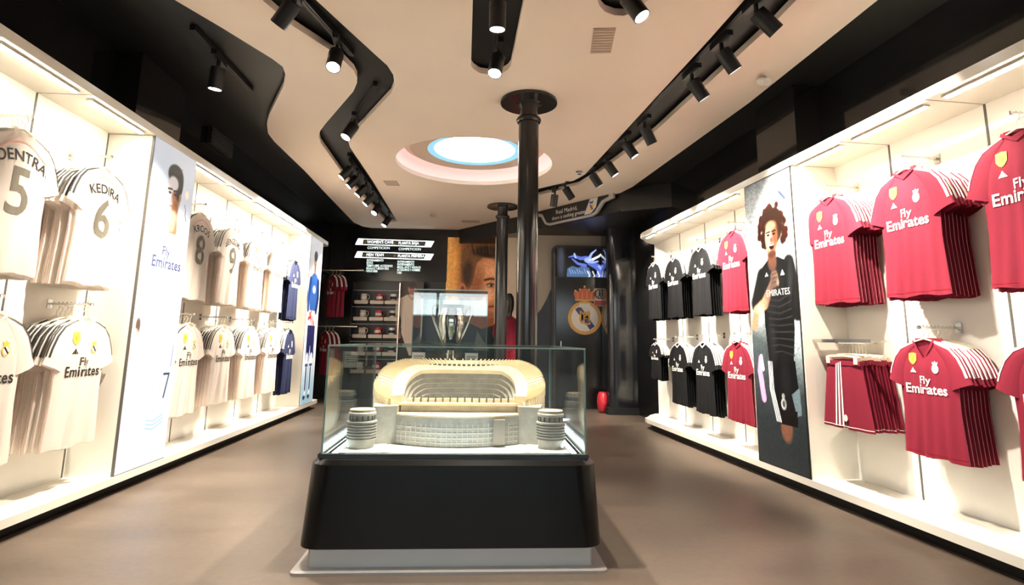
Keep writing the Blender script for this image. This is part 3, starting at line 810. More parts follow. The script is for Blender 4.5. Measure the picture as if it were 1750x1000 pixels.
SKIN, SKIN2 = (.80, .56, .42), (.55, .34, .24)
def poster_black():
    P = Paint(.67, 2.36, 130, 420, (.30, .33, .34))
    yy = P.y / 2.36
    P.mask(np.clip(1 - yy / .16, 0, 1), (.16, .18, .19)); P.mask(np.clip((yy - .55) / .3, 0, 1), (.17, .19, .20))
    P.ell(.36, .62, .50, .55, (.93, .97, .97), .9); P.ell(.62, .95, .25, .55, (.86, .93, .95), 1.0, a=.9); P.ell(.06, .65, .25, .45, (.93, .96, .97), 1.0, a=.9)
    sp = (P.rs.rand(P.ny, P.nx) > .93) & (P.y < .9); P.mask(sp.astype(float), (.85, .88, .88), .55); P.noise(.25, 2)
    # far arm and body
    P.line([(.58, .76), (.63, .98), (.645, 1.16)], [.07, .075, .06], (.10, .10, .10))
    P.poly([(.17, .78), (.30, .70), (.44, .69), (.60, .76), (.62, 1.0), (.60, 1.3), (.56, 1.55), (.24, 1.55), (.21, 1.3), (.20, 1.02)], (.085, .085, .085))
    for k in range(9):
        P.line([(.24 + .01 * k, 1.02 + .055 * k), (.42, 1.05 + .05 * k), (.58, 1.0 + .06 * k)], .006, (.22, .22, .22), .7)
    P.line([(.20, .83), (.13, .98), (.10, 1.05)], [.075, .08, .085], (.10, .10, .10))
    # bare forearm and fist by the mouth
    P.line([(.09, 1.12), (.22, 1.06), (.34, .90)], [.05, .052, .034], (.74, .55, .43)); P.line([(.07, 1.17), (.05, 1.24)], .045, (.66, .47, .36))
    P.ell(.375, .865, .055, .075, (.72, .52, .41), .3); 
    for k in range(3): P.line([(.345, .83 + .035 * k), (.415, .82 + .035 * k)], .006, (.42, .27, .2), .8)
    P.ell(.42, .90, .018, .03, (.85, .7, .6), .4)
    # head: big curly hair, face, shout
    P.line([(.36, .62), (.36, .74)], .06, (.50, .31, .23))
    for k in range(90):
        a = P.rs.rand() * 2 * pi; r = .125 + .075 * P.rs.rand()
        if sin(a) > .75: continue
        P.ell(.385 + r * cos(a), .455 + r * 1.05 * sin(a), .028, .03, (.16 + .1 * P.rs.rand(), .10, .07), .5)
    P.ell(.385, .43, .15, .16, (.17, .11, .08), .2)
    P.ell(.365, .52, .088, .135, (.62, .42, .32), .15); P.ell(.33, .53, .045, .11, (.86, .70, .60), .6, a=.8); P.ell(.43, .50, .04, .09, (.42, .26, .19), .6, a=.7)
    P.ell(.365, .42, .075, .04, (.72, .52, .42), .5, a=.7)
    for x in (.325, .405): P.ell(x, .495, .020, .009, (.12, .07, .05), .4); P.line([(x - .025, .472), (x + .025, .470)], .007, (.15, .09, .06))
    P.ell(.365, .54, .018, .02, (.48, .29, .21), .6); P.ell(.365, .595, .034, .026, (.18, .06, .05), .3); P.line([(.34, .582), (.39, .582)], .006, (.9, .88, .84))
    P.ell(.365, .66, .05, .03, (.30, .18, .13), .6, a=.8)
    # marks on the black jersey
    P.poly([(.27, .80), (.30, .84), (.24, .84)], (.85, .85, .85)); P.poly([(.49, .80), (.52, .85), (.46, .85)], (.8, .8, .8))
    # shorts, stripes, knee, shoe
    P.poly([(.24, 1.52), (.58, 1.52), (.60, 1.75), (.56, 2.02), (.34, 2.02), (.25, 1.80)], (.065, .065, .068))
    P.poly([(.51, 1.78), (.61, 1.72), (.62, 1.92), (.56, 1.94)], (.40, .47, .50))
    P.ell(.42, 2.04, .075, .11, (.46, .31, .24), .35); P.poly([(.30, 1.90), (.57, 1.90), (.55, 2.02), (.36, 2.02)], (.065, .065, .068))
    for k in range(3): P.line([(.225 + .022 * k, 1.54), (.23 + .022 * k, 1.76), (.30 + .025 * k, 2.0)], .0075, (.88, .88, .88))
    P.ell(.40, 1.86, .035, .045, (.88, .88, .86), .3); P.ell(.40, 1.86, .018, .026, (.35, .35, .35), .3)
    P.ell(.40, 1.80, .02, .022, (.85, .85, .82), .3)
    P.line([(.11, 1.52), (.09, 1.62), (.13, 1.84)], [.03, .035, .035], (.86, .62, .82)); P.line([(.12, 1.50), (.14, 1.60)], .02, (.92, .90, .94))
    P.ell(.36, .92, .10, .20, (.20, .20, .21), 1.4, a=.6); P.ell(.30, 1.35, .05, .22, (.19, .19, .20), 1.4, a=.6); P.ell(.44, 1.70, .06, .18, (.15, .15, .16), 1.4, a=.6)
    P.ell(.15, 1.10, .05, .03, (.90, .76, .66), 1.2, -.3, a=.7); P.ell(.58, .90, .03, .14, (.20, .21, .22), 1.2, .1, a=.6)
    P.noise(.16, 1); P.noise(.12, 3)
    # emblem at the top
    P.ell(.545, .20, .062, .085, (.90, .89, .82), .12); P.ell(.545, .20, .042, .06, (.72, .73, .72), .2)
    P.line([(.51, .165), (.58, .235)], .014, (.22, .26, .36)); P.ell(.53, .095, .04, .025, (.90, .86, .50), .3)
    for k in (-1, 0, 1): P.ell(.53 + k * .03, .07, .011, .014, (.9, .86, .5), .4)
    return P
def poster_white():
    P = Paint(.65, 2.46, 120, 430, (.97, .985, 1.0))
    P.ell(.05, .75, .3, .5, (.80, .90, .97), 1.4, a=.8); P.ell(.60, 1.9, .12, .7, (.78, .86, .97), 1.5, a=.5)
    # neck, face, hair
    P.line([(.34, .50), (.36, .66)], [.07, .085], (.80, .66, .56)); P.line([(.37, .50), (.39, .66)], [.05, .06], (.60, .40, .27), .9)
    P.ell(.33, .37, .105, .15, (.97, .92, .88), .15); P.ell(.385, .40, .062, .13, (.66, .44, .30), .5, a=.95); P.ell(.38, .50, .05, .07, (.52, .34, .22), .5, a=.9)
    P.ell(.345, .215, .115, .085, (.17, .16, .14), .2); P.ell(.425, .30, .045, .11, (.20, .18, .15), .25, .15)
    P.ell(.445, .38, .018, .035, (.75, .55, .42), .3); P.ell(.325, .29, .075, .06, (.97, .93, .89), .3)
    for k in range(5): P.line([(.26 + .03 * k, .20), (.31 + .03 * k, .145)], .006, (.36, .34, .31), .7)
    for x in (.285, .37): P.ell(x, .372, .022, .010, (.16, .12, .10), .4); P.line([(x - .03, .345), (x + .028, .340)], .008, (.2, .15, .12))
    P.line([(.325, .38), (.312, .435), (.335, .44)], .006, (.6, .44, .34), .8); P.line([(.30, .475), (.36, .475)], .008, (.55, .33, .27))
    # hand on the chin
    P.line([(.36, .63), (.38, .55)], [.045, .05], (.80, .62, .48)); 
    for k in range(4): P.line([(.40 - .01 * k, .545 + .022 * k), (.30 + .015 * k, .500 + .028 * k)], .013, (.86, .70, .57)); P.line([(.40 - .01 * k, .557 + .022 * k), (.31 + .015 * k, .514 + .028 * k)], .003, (.45, .29, .2), .8)
    # white jersey with faint edges
    P.poly([(.06, .80), (.24, .70), (.44, .69), (.60, .78), (.65, 1.1), (.65, 1.9), (.10, 1.9), (.12, 1.35), (.02, 1.30)], (1, 1, 1))
    P.line([(.10, .78), (.24, .695)], .005, (.42, .50, .64), .9); P.line([(.44, .69), (.60, .78)], .005, (.75, .8, .86), .8)
    for k in range(3): P.line([(.46 + .018 * k, .70 + .004 * k), (.56 + .02 * k, .82)], .004, (.45, .48, .62), .9)
    P.line([(.07, .98), (.13, 1.25)], .006, (.55, .62, .74)); P.line([(.575, 1.12), (.575, 1.34)], .010, (.55, .66, .84), .9)
    P.ell(.07, 1.43, .03, .06, (.42, .34, .28), .5); P.line([(.05, 1.48), (.02, 1.62)], .03, (.86, .76, .68), .8)
    P.line([(.20, 1.9), (.22, 1.75)], .008, (.82, .86, .92)); P.line([(.45, 1.62), (.43, 2.1)], .008, (.85, .88, .94), .8)
    # shorts number and stripes
    P.line([(.50, 1.80), (.58, 1.80), (.53, 1.98)], .010, (.20, .27, .36)); P.line([(.60, 1.58), (.59, 1.74)], .010, (.55, .62, .76))
    for k in range(3): P.line([(.32, 2.13 + .03 * k), (.42, 2.15 + .03 * k), (.55, 2.11 + .03 * k)], .006, (.62, .78, .86), .9)
    P.ell(.47, 1.93, .016, .03, (.90, .86, .72), .4)
    P.line([(.14, 1.30), (.16, 1.62), (.12, 1.9)], .006, (.62, .68, .78), .8); P.line([(.33, 1.68), (.34, 1.95)], .005, (.68, .73, .82), .8); P.line([(.30, .72), (.36, .78), (.43, .71)], .006, (.60, .64, .74), .9)
    P.img *= np.array([.80, .82, .86])
    # emblem and small handwriting
    P.ell(.55, .33, .03, .035, (.96, .90, .82), .4); P.line([(.53, .42), (.555, .46), (.55, .50), (.58, .55)], .005, (.35, .42, .45))
    return P
def poster_blue():
    P = Paint(.66, 2.46, 80, 300, (.95, .97, 1.0))
    P.ell(.32, 2.3, .4, .3, (.70, .86, .92), 1.0)
    P.ell(.30, .34, .075, .11, (.74, .56, .45), .2); P.ell(.31, .27, .09, .075, (.12, .11, .12), .2); P.line([(.31, .44), (.31, .54)], .05, (.62, .44, .36))
    for x in (.275, .33): P.ell(x, .345, .016, .008, (.1, .08, .07), .4)
    P.ell(.30, .405, .022, .008, (.5, .25, .22), .4)
    P.poly([(.10, .62), (.24, .54), (.40, .54), (.54, .62), (.50, 1.0), (.46, 1.1), (.16, 1.1), (.12, .95)], (.20, .40, .72))
    P.line([(.12, .66), (.06, .90), (.08, 1.08)], [.06, .06, .05], (.14, .26, .52)); P.line([(.52, .66), (.56, .9), (.50, 1.10)], [.06, .06, .05], (.12, .18, .36))
    P.ell(.33, .78, .08, .06, (.85, .90, .97), .4)
    for k in range(14): P.line([(.12 + .35 * P.rs.rand(), 1.08 + .28 * P.rs.rand()), (.12 + .35 * P.rs.rand(), 1.08 + .28 * P.rs.rand())], .018, [(.84, .16, .16), (.92, .85, .84)][k % 2])
    P.poly([(.12, 1.32), (.50, 1.32), (.52, 1.80), (.36, 1.82), (.32, 1.6), (.28, 1.85), (.12, 1.82)], (.13, .16, .38))
    P.img *= .85
    for x in (.20, .42):
        P.line([(x, 1.78), (x, 2.30)], [.06, .045], (.90, .94, .98)); P.line([(x, 1.95), (x, 2.24)], .03, (.16, .20, .36))
        P.line([(x - .05, 1.9), (x + .05, 1.9)], .02, (.22, .26, .42)); P.ell(x - .02, 2.36, .06, .03, (.20, .24, .36), .3)
    return P
def mural_face():
    P = Paint(1.10, 2.15, 120, 230, (.47, .28, .14))
    P.mask(np.clip(1 - P.x / .30, 0, 1) * (P.y < 1.6), (.90, .66, .36)); P.mask(np.clip((P.y - .02) / .3, 0, 1) * np.clip(1 - abs(P.x - .16) / .14, 0, 1) * (P.y < 1.5), (.93, .62, .28), .7)
    # neck and collar
    P.poly([(.35, 1.1), (.98, 1.35), (1.02, 1.7), (.45, 1.75)], (.50, .27, .14))
    # face
    P.ell(.80, .92, .36, .52, (.76, .47, .29), .18); P.ell(.98, 1.12, .20, .36, (.74, .46, .28), .25); P.ell(.72, .62, .28, .18, (.84, .56, .38), .7, a=.8)
    P.ell(.72, 1.08, .18, .2, (.86, .58, .40), .9, a=.7); P.ell(.55, 1.10, .16, .3, (.58, .32, .18), .8, a=.7)
    # hair
    P.poly([(.28, .30), (.42, .06), (.75, .0), (1.1, .05), (1.1, .35), (.92, .42), (.70, .38), (.58, .50), (.52, .80), (.46, .98), (.36, .92), (.28, .62)], (.40, .26, .15))
    P.ell(.78, .27, .28, .11, (.15, .10, .06), .5, a=.95); P.ell(.42, .70, .10, .24, (.20, .13, .08), .6, a=.9)
    for k in range(40):
        a = P.rs.rand(); P.line([(.30 + .75 * a, .02 + .12 * P.rs.rand()), (.36 + .72 * a, .25 + .12 * P.rs.rand())], .006, [(.54, .37, .22), (.16, .10, .06)][k % 2], .35)
    # ear
    P.ell(.32, 1.02, .075, .14, (.68, .40, .25), .2, -.15); P.ell(.33, 1.03, .04, .09, (.42, .22, .13), .4, -.15); P.ell(.30, 1.10, .025, .03, (.76, .50, .34), .5)
    # eye, brow, nose, mouth
    P.ell(.85, .925, .08, .045, (.50, .29, .17), .8, a=.7); P.ell(.85, .925, .055, .018, (.72, .62, .54), .4); P.ell(.865, .927, .026, .026, (.13, .10, .08), .3); P.line([(.78, .905), (.85, .885), (.92, .905)], .012, (.26, .14, .08))
    P.line([(.74, .82), (.86, .79), (.95, .81)], .022, (.30, .18, .10)); P.line([(.99, .90), (1.04, 1.08), (.97, 1.15)], .016, (.50, .28, .16), .8); P.ell(1.02, 1.12, .05, .04, (.88, .62, .44), .5, a=.8)
    P.line([(.84, 1.33), (.95, 1.31), (1.05, 1.325)], .018, (.42, .17, .12)); P.ell(.95, 1.365, .09, .022, (.74, .40, .30), .5, a=.8); P.line([(.80, 1.30), (.76, 1.22)], .012, (.52, .30, .18), .7)
    P.ell(.86, 1.48, .16, .05, (.60, .36, .22), .8, a=.6)
    P.ell(.60, .80, .12, .30, (.48, .27, .15), 1.0, a=.6); P.ell(.90, .66, .12, .10, (.90, .64, .46), 1.0, a=.6); P.ell(.84, 1.10, .10, .10, (.90, .62, .44), 1.0, a=.6); P.ell(.74, 1.42, .14, .16, (.52, .30, .17), 1.0, a=.6)
    P.noise(.14, 2); P.noise(.10, 5)
    # dark jacket
    P.poly([(0, 1.72), (.42, 1.62), (.70, 1.74), (1.1, 1.62), (1.1, 2.15), (0, 2.15)], (.09, .10, .10)); P.poly([(.62, 1.78), (.85, 2.15), (.55, 2.15)], (.46, .42, .36), .7)
    P.noise(.06, 1)
    return P
def poster_man():
    P = Paint(.52, 1.45, 60, 170, (.15, .12, .11))
    P.ell(.28, .35, .26, .5, (.24, .19, .17), 1.0)
    P.ell(.30, .13, .07, .10, (.62, .40, .31), .2); P.ell(.31, .07, .08, .055, (.16, .11, .09), .3); P.line([(.31, .2), (.31, .27)], .05, (.55, .34, .26))
    for x in (.275, .33): P.ell(x, .13, .014, .007, (.12, .08, .06), .4)
    P.line([(.28, .175), (.33, .175)], .006, (.4, .2, .17))
    P.poly([(.06, .33), (.22, .24), (.40, .24), (.52, .32), (.52, .95), (.42, 1.35), (.30, 1.35), (.14, .95), (.12, .6)], (.70, .62, .54))
    P.line([(.09, .36), (.06, .62)], .06, (.66, .58, .50)); P.line([(.06, .64), (.09, .95), (.10, 1.02)], [.035, .03, .035], (.68, .46, .36))
    P.line([(.24, .25), (.31, .33), (.38, .25)], .010, (.50, .42, .36)); P.ell(.40, .42, .02, .024, (.52, .42, .32), .4)
    for k in range(5): P.line([(.20 + .05 * k, .6 + .05 * k), (.24 + .05 * k, 1.1)], .005, (.60, .52, .45), .7)
    return P
def screen_creature():
    P = Paint(.78, .50, 110, 72, (.02, .02, .03))
    P.ell(.06, .25, .05, .3, (.22, .24, .30), 1.0, a=.8)
    B1, B2, B3 = (.30, .38, .70), (.55, .62, .92), (.88, .90, 1.0)
    P.poly([(.14, .50), (.15, .36), (.22, .31), (.30, .34), (.38, .30), (.46, .34), (.50, .50)], (.24, .34, .46))
    P.line([(.60, .50), (.64, .40), (.58, .32), (.48, .26)], [.06, .055, .05, .045], B1); P.line([(.66, .50), (.665, .40), (.60, .31)], .016, B2)
    P.line([(.17, .16), (.24, .14), (.34, .18), (.42, .17)], [.008, .02, .03, .035], B1); P.line([(.22, .19), (.30, .27), (.40, .30)], [.012, .02, .03], B1); P.line([(.25, .10), (.27, .17)], .012, B2)
    P.ell(.46, .21, .07, .05, B2, .4); P.ell(.47, .20, .02, .012, B3, .4)
    P.line([(.46, .18), (.50, .09), (.56, .03)], [.022, .016, .008], B2); P.line([(.52, .19), (.60, .14), (.66, .07)], [.02, .016, .006], B3); P.line([(.50, .25), (.58, .23)], .015, B2)
    for k in range(9): P.line([(.18 + .035 * k, .36 + .02 * (k % 3)), (.20 + .035 * k, .44)], .005, B2, .7)
    for k in range(3): P.line([(.44 + .07 * k, .40), (.47 + .07 * k, .48), (.45 + .07 * k, .50)], .008, (.85, .88, .88), .9)
    return P

def poster(name, label, P, m, loc, rz, frame_m, thick=.02, cat='poster', edge=.006, lw=0.0):
    t = thing(name, label, cat, loc, rz)
    MB().box(-P.w / 2 - edge, P.w / 2 + edge, .002, thick, -edge, P.h + edge).build('backing', frame_m, t)
    put('print', P.mesh('print', m), t, (-P.w / 2, 0, 0))
    return t
M_print = print_mat('printed_graphic', .45)
M_lit = print_mat('backlit_film', .35, .17)
M_lit2 = print_mat('backlit_film_dim', .3, .12)
def at_unit(side, s, t, z):
    p = (PL + dL * s + nL * t) if side == 'L' else (PR + dR * s + nR * t); return (p.x, p.y, z)
pb = poster('light_box_poster', 'tall dark poster of a shouting curly-haired player in black kit', poster_black(), M_lit2, at_unit('R', 1.86, -.055, .137), RZ_R + pi, M_black)
mb = MB(); flat_text(mb, 'EMIRATES', .08, 1.355, .075, -.002, bold=.001); mb.build('lettering', M_inkw, pb)
pw = poster('light_box_poster', 'tall glowing white poster of a player in white kit, hand on chin', poster_white(), M_lit, at_unit('L', 1.50, -.050, .137), RZ_L + pi, M_groove)
mb = MB(); flat_text(mb, 'Fly', .00, 1.585, .105, -.003, bold=.016); flat_text(mb, 'Emirates', .03, 1.485, .125, -.003, bold=.016); mb.build('lettering', mat('slate_print', (.05, .06, .14), .5), pw)
poster('light_box_poster', 'tall glowing poster of a player in blue kit at unit end', poster_blue(), M_lit, at_unit('L', 5.76, -.050, .137), RZ_L + pi, M_groove)
poster('face_mural', 'large wall mural of a young face looking right', mural_face(), print_mat('mural_print_glow', .5, .14), (-.70, 10.93, .90), 0, M_black, .02, 'mural')  # faint emission lightens the print; the mural is no lamp
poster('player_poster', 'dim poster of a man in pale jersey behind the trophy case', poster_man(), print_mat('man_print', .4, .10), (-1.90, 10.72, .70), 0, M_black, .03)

# ------------------------------------------------------------------ stadium display case
CZ = radians(3.5)
case = thing('display_case', 'low black square display case with glass cover in mid floor', 'display case', (-.272, 3.04, 0), CZ)
# local: x across, y depth (0 = glass front + .05)
MB().prism(rrect(-.755, .755, -.10, 1.60, .03, 3), 0, .012).build('floor_plate', M_plate, case)
MB().prism(rrect(-.69, .69, -.03, 1.55, .01, 2), .012, .105).build('plinth', M_alu, case)
bd = MB(); b0 = rrect(-.745, .745, -.055, 1.58, .10, 7); b1 = rrect(-.725, .725, -.03, 1.56, .12, 7); b2 = rrect(-.70, .70, -.01, 1.545, .11, 7)
n = len(b0); vs = [(x, y, .100) for x, y in b0] + [(x, y, .108) for x, y in b0] + [(x, y, .478) for x, y in b1] + [(x, y, .50) for x, y in b2]
bd.add(vs, [tuple(range(n - 1, -1, -1))] + [(k * n + i, k * n + (i + 1) % n, (k + 1) * n + (i + 1) % n, (k + 1) * n + i) for k in range(3) for i in range(n)] + [tuple(3 * n + i for i in range(n))])
bd.build('body', mat('case_black', (.006, .0055, .005), .26, spec=.22), case, True)
rim = MB(); gx, gy0, gy1 = .678, .04, 1.52
for a in ((-gx - .012, gx + .012, gy0 - .012, gy0 + .03), (-gx - .012, gx + .012, gy1 - .03, gy1 + .012), (-gx - .012, -gx + .02, gy0 + .03, gy1 - .03), (gx - .02, gx + .012, gy0 + .03, gy1 - .03)): rim.box(*a, .501, .520)
rim.build('rim', M_blackgloss, case)
MB().box(-gx + .025, gx - .025, gy0 + .035, gy1 - .035, .5005, .506).build('deck', mat('deck_black', (.014, .013, .012), .12), case)
def pane(nm, x0, x1, y0, y1, z0, z1, par, g=None):
    b = MB(); b.box(x0, x1, y0, y1, z0, z1)
    me = b.mesh(nm, [g or M_glass, M_gedge])
    dims = (x1 - x0, y1 - y0, z1 - z0); ax = dims.index(min(dims))
    for p in me.polygons: p.material_index = 0 if abs(p.normal[ax]) > .9 else 1
    return put(nm, me, par)
ZT = 1.055
pane('glass_pane', -gx, gx, gy0, gy0 + .008, .521, ZT, case); pane('glass_pane', -gx, gx, gy1 - .008, gy1, .521, ZT, case)
pane('glass_pane', -gx, -gx + .008, gy0 + .0085, gy1 - .0085, .521, ZT, case); pane('glass_pane', gx - .008, gx, gy0 + .0085, gy1 - .0085, .521, ZT, case)
pane('glass_lid', -gx, gx, gy0, gy1, ZT + .001, ZT + .009, case)
for a in ((-.640, -.622, .12, 1.46), (.622, .640, .12, 1.46)): MB().box(*a, .506, .512).build('led_strip', M_strip, case)
MB().box(-.60, .60, 1.465, 1.480, .506, .512).build('led_strip', M_strip, case)
MB().box(-.34, .34, .088, .100, .506, .514).build('led_strip', M_strip, case)

# the stadium model inside
st = thing('stadium_model', 'ivory architectural model of an oval football stadium with corner towers', 'scale model', (-.272, 3.04, .506), CZ)
ZB = 0.0
def hs(th, k, cx=0.0):       # superellipse plan of the bowl, th measured from the front-left round the back
    a, b = .545 * k, .50 * k
    c, s_ = cos(th), sin(th); e = 2 / 2.7
    return (cx + a * math.copysign(abs(c) ** e, c), .83 + b * math.copysign(abs(s_) ** e, s_) * 1.0)
TH = [radians(-52 + 284 * k / 88) for k in range(89)]          # opening at the front
def rimz(y): return 0.225 + .205 * max(0, min(1, (y - .42) / .80))
out = MB(); N = len(TH)
rows = []
for th in TH:
    x, y = hs(th, 1.0); xi, yi = hs(th, .70); xj, yj = hs(th, .66); zo = rimz(y)
    rows.append([(x * .96, .83 + (y - .83) * .96, ZB), (x, y, ZB + .12), (x, y, zo), (x * .985, .83 + (y - .83) * .985, zo + .012), (xi, yi, zo - .035 + .0), (xj, yj, zo - .05), (xj, yj, zo - .075)])
R = 7
out.add([p for r in rows for p in r], [(i * R + k, i * R + k + 1, (i + 1) * R + k + 1, (i + 1) * R + k) for i in range(N - 1) for k in range(R - 1)])
for r in (rows[0], rows[-1]):
    q = r + [(r[-1][0], r[-1][1], ZB)]; out.add(q, [tuple(range(len(q)))])
out.build('upper_stand', M_model, st, True)
# lower tiers in grey, stepping down to the pitch
lt = MB(); rows = []
for th in TH:
    rr = []
    zo = rimz(hs(th, 1.0)[1]) - .075
    for k in range(9):
        sc = .66 - .035 * k; z = zo - (zo - .06) * (k + 1) / 9; z0 = zo - (zo - .06) * k / 9
        x, y = hs(th, sc); rr += [(x, y, z0), (x, y, z)]
    rows.append(rr)
R = 18
lt.add([p for r in rows for p in r], [(i * R + k, i * R + k + 1, (i + 1) * R + k + 1, (i + 1) * R + k) for i in range(N - 1) for k in range(R - 1)])
lt.build('lower_tiers', mat('tier_grey', (.24, .215, .18), .6, vary=.15, vscale=20), st)
MB().prism([hs(radians(a), .42) for a in range(0, 360, 10)], .03, .05).build('pitch', mat('pitch_green', (.10, .14, .07), .7), st)
# radial ribs on the roof rim
rb = MB()
for th in [radians(-50 + 280 * k / 96) for k in range(97)]:
    x, y = hs(th, 1.0); z = rimz(y)
    a = Vector((x, y - .83)); 
    p0 = a * 1.006; p1 = a * .80; w = Vector((-a.y, a.x)).normalized() * .0042
    def P3(p, zz, s_): return (p.x + s_ * w.x, .83 + p.y + s_ * w.y, zz)
    rb.add([P3(p0, z - .03, -1), P3(p0, z - .03, 1), P3(p0, z + .024, -1), P3(p0, z + .024, 1), P3(p1, z - .012, -1), P3(p1, z - .012, 1), P3(p1, z - .024, -1), P3(p1, z - .024, 1)],
           [(0, 1, 3, 2), (2, 3, 5, 4), (4, 5, 7, 6), (0, 2, 4, 6), (1, 3, 5, 7)])
rb.build('roof_ribs', M_model, st)['kind'] = 'stuff'
# openings on the back roof
op = MB()
for k in range(15):
    x = -.245 + k * .035; op.box(x, x + .022, 1.205, 1.225, .405, .419)
op.build('roof_openings', M_modeld, st)
fcx = MB()
for k in range(15):
    x = -.245 + k * .035; fcx.box(x - .006, x, 1.19, 1.215, .39, .424)
# front building: curved facade, flat roof, band and ledge
def bow(k, y0, amp, w): return [(-w + 2 * w * i / 24, y0 - amp * (1 - (-1 + 2 * i / 24) ** 2)) for i in range(25)]
fa = bow(0, .36, .115, .345)
pl = fa + [(.345, .56), (-.345, .56)]
MB().prism(pl, ZB + .012, .166).build('front_facade', M_modelg, st)
MB().prism([(x * 1.01, y - .004 if y < .5 else y) for x, y in pl], .166, .174).build('front_roof', M_model, st)
gr = MB()
for k in range(4):
    for i in range(24):
        (x0, y0), (x1, y1) = fa[i], fa[i + 1]; z = .028 + k * .026
        gr.add([(x0, y0 - .004, z), (x1, y1 - .004, z), (x1, y1 - .004, z + .007), (x0, y0 - .004, z + .007), (x0, y0, z - .002), (x1, y1, z - .002), (x1, y1, z + .009), (x0, y0, z + .009)],
               [(0, 1, 2, 3), (4, 5, 1, 0), (3, 2, 6, 7)])
gr.build('facade_floor_bands', mat('pale_grey_resin', (.43, .40, .355), .5), st)
mu = MB()
for i in range(1, 24):
    x, y = fa[i]; mu.box(x - .0025, x + .0025, y - .006, y, .014, .135)
mu.build('facade_mullions', MATS['pale_grey_resin'], st)
MB().box(.20, .265, .262, .30, .02, .155).build('entrance_bay', mat('brown_grey_resin', (.27, .22, .18), .6), st)
MB().box(-.335, .335, .44, .475, .174, .212).build('press_band', M_modelg, st)
MB().box(-.35, .35, .425, .50, .212, .224).build('front_ledge', M_model, st)
fs = MB()
for k in range(15):
    x = -.31 + k * .0435; fs.box(x, x + .034, .505, .53, .224, .245)
fs.build('front_seat_blocks', M_model, st)
fs = MB()
for k in range(14):
    x = -.274 + k * .0435; fs.box(x, x + .008, .50, .525, .224, .262)
fs.build('front_posts', M_modeld, st)
for sg in (-1, 1):
    e = MB(); e.prism([(sg * .345, .37), (sg * .47, .33), (sg * .50, .50), (sg * .345, .56)], 0.0, .215); e.build('stand_end', M_modelg, st)
    e = MB(); e.prism([(sg * .335, .455), (sg * .40, .42), (sg * .40, .56), (sg * .335, .58)], .215, .268); e.build('stand_end_cap', M_model, st)
# corner towers with spiral ramps
def tower(x, y):
    t = MB(); r = .076
    prof = [(r * .94, .0), (r * .94, .055)]
    for k in range(6): z = .055 + k * .0145; prof += [(r * 1.06, z), (r * 1.06, z + .006), (r * .93, z + .008), (r * .93, z + .0145)]
    prof += [(r * 1.07, .142), (r * 1.07, .150), (r * .86, .156), (r * .86, .178), (r * .98, .182), (r * .98, .193), (r * .90, .200), (r * .90, .208)]
    o = t.lathe(prof, 28, (x, y)).build('tower', M_modelg, st, True)
    MB().lathe([(r * .885, .208), (r * .885, .212)], 28, (x, y)).build('tower_roof', M_model, o)
    bx = MB()
    for k in range(14):
        a = 2 * pi * k / 14; cx, cy = x + r * .87 * cos(a), y + r * .87 * sin(a); bx.box(cx - .004, cx + .004, cy - .004, cy + .004, .156, .18)
    bx.build('tower_posts', M_modeld, o)
for x, y in ((-.518, .245), (.518, .245), (-.49, 1.36), (.49, 1.36)): tower(x, y)
MB().box(-.60, -.395, .09, .36, 0, .012).build('base_block', M_base, st); MB().box(.395, .60, .09, .36, 0, .012).build('base_block', M_base, st)
MB().prism([(-.395, .13), (.395, .13), (.395, .36), (.55, .36), (.55, 1.40), (-.55, 1.40), (-.55, .36), (-.395, .36)], 0, .008).build('base_plate', M_base, st)

# ------------------------------------------------------------------ trophy case behind
tc = thing('trophy_case', 'tall black pedestal with a glass box holding a silver cup', 'display case', (-.54, 5.30, 0), radians(3))
MB().box(-.36, .36, -.32, .36, 0, .845).build('pedestal', M_black, tc)
MB().box(-.35, .35, -.31, .35, .845, .853).build('top_plate', M_blackgloss, tc)
for a in ((-.322, .322, -.30, -.292), (-.322, .322, .292, .30), (-.322, -.314, -.2915, .2915), (.314, .322, -.2915, .2915)): pane('glass_pane', *a, .853, 1.52, tc, M_glass2)
pane('glass_lid', -.322, .322, -.30, .30, 1.521, 1.529, tc)
tr = thing('silver_trophy', 'silver cup with two large ear-shaped handles inside the glass box', 'trophy', (-.545, 5.32, .853), radians(8))
MB().lathe([(.075, 0), (.07, .02), (.045, .06), (.03, .12), (.032, .15)], 28).build('stem', M_silver, tr, True)
MB().lathe([(.032, .15), (.06, .18), (.095, .26), (.118, .36), (.125, .44), (.105, .50), (.10, .53), (.118, .56), (.112, .56), (.09, .53), (.09, .50)], 32, caps=False).build('cup', M_silver, tr, True)
for sg in (-1, 1):
    MB().tube([(sg * .05, 0, .17), (sg * .10, 0, .27), (sg * .155, 0, .40), (sg * .185, 0, .50), (sg * .175, 0, .555), (sg * .145, 0, .565), (sg * .118, 0, .53), (sg * .108, 0, .49)], [.010, .010, .011, .012, .012, .011, .010, .008], 10).build('handle', M_silver, tr, True)
MB().lathe([(.033, .10), (.04, .105), (.04, .125), (.033, .13)], 24).build('ring', M_silver, tr, True)
for x, lb in ((-.78, 'left white text card standing under the trophy'), (-.33, 'right white text card standing under the trophy')):
    c = thing('information_card', lb, 'sign', (x, 4.965, .853), radians(3))
    MB().prism_y([(-.055, 0), (.055, 0), (.055, .135), (-.055, .135)], 0, .006).build('card', mat('card_white', (.8, .8, .78), .5), c)
    mb = MB()
    for k in range(4): mb.box(-.04, .04 - .012 * (k % 2), -.001, 0, .10 - k * .018, .107 - k * .018)
    mb.build('print_lines', M_inkg, c); MB().box(-.03, .03, .006, .05, 0, .005).build('foot', M_clear, c)

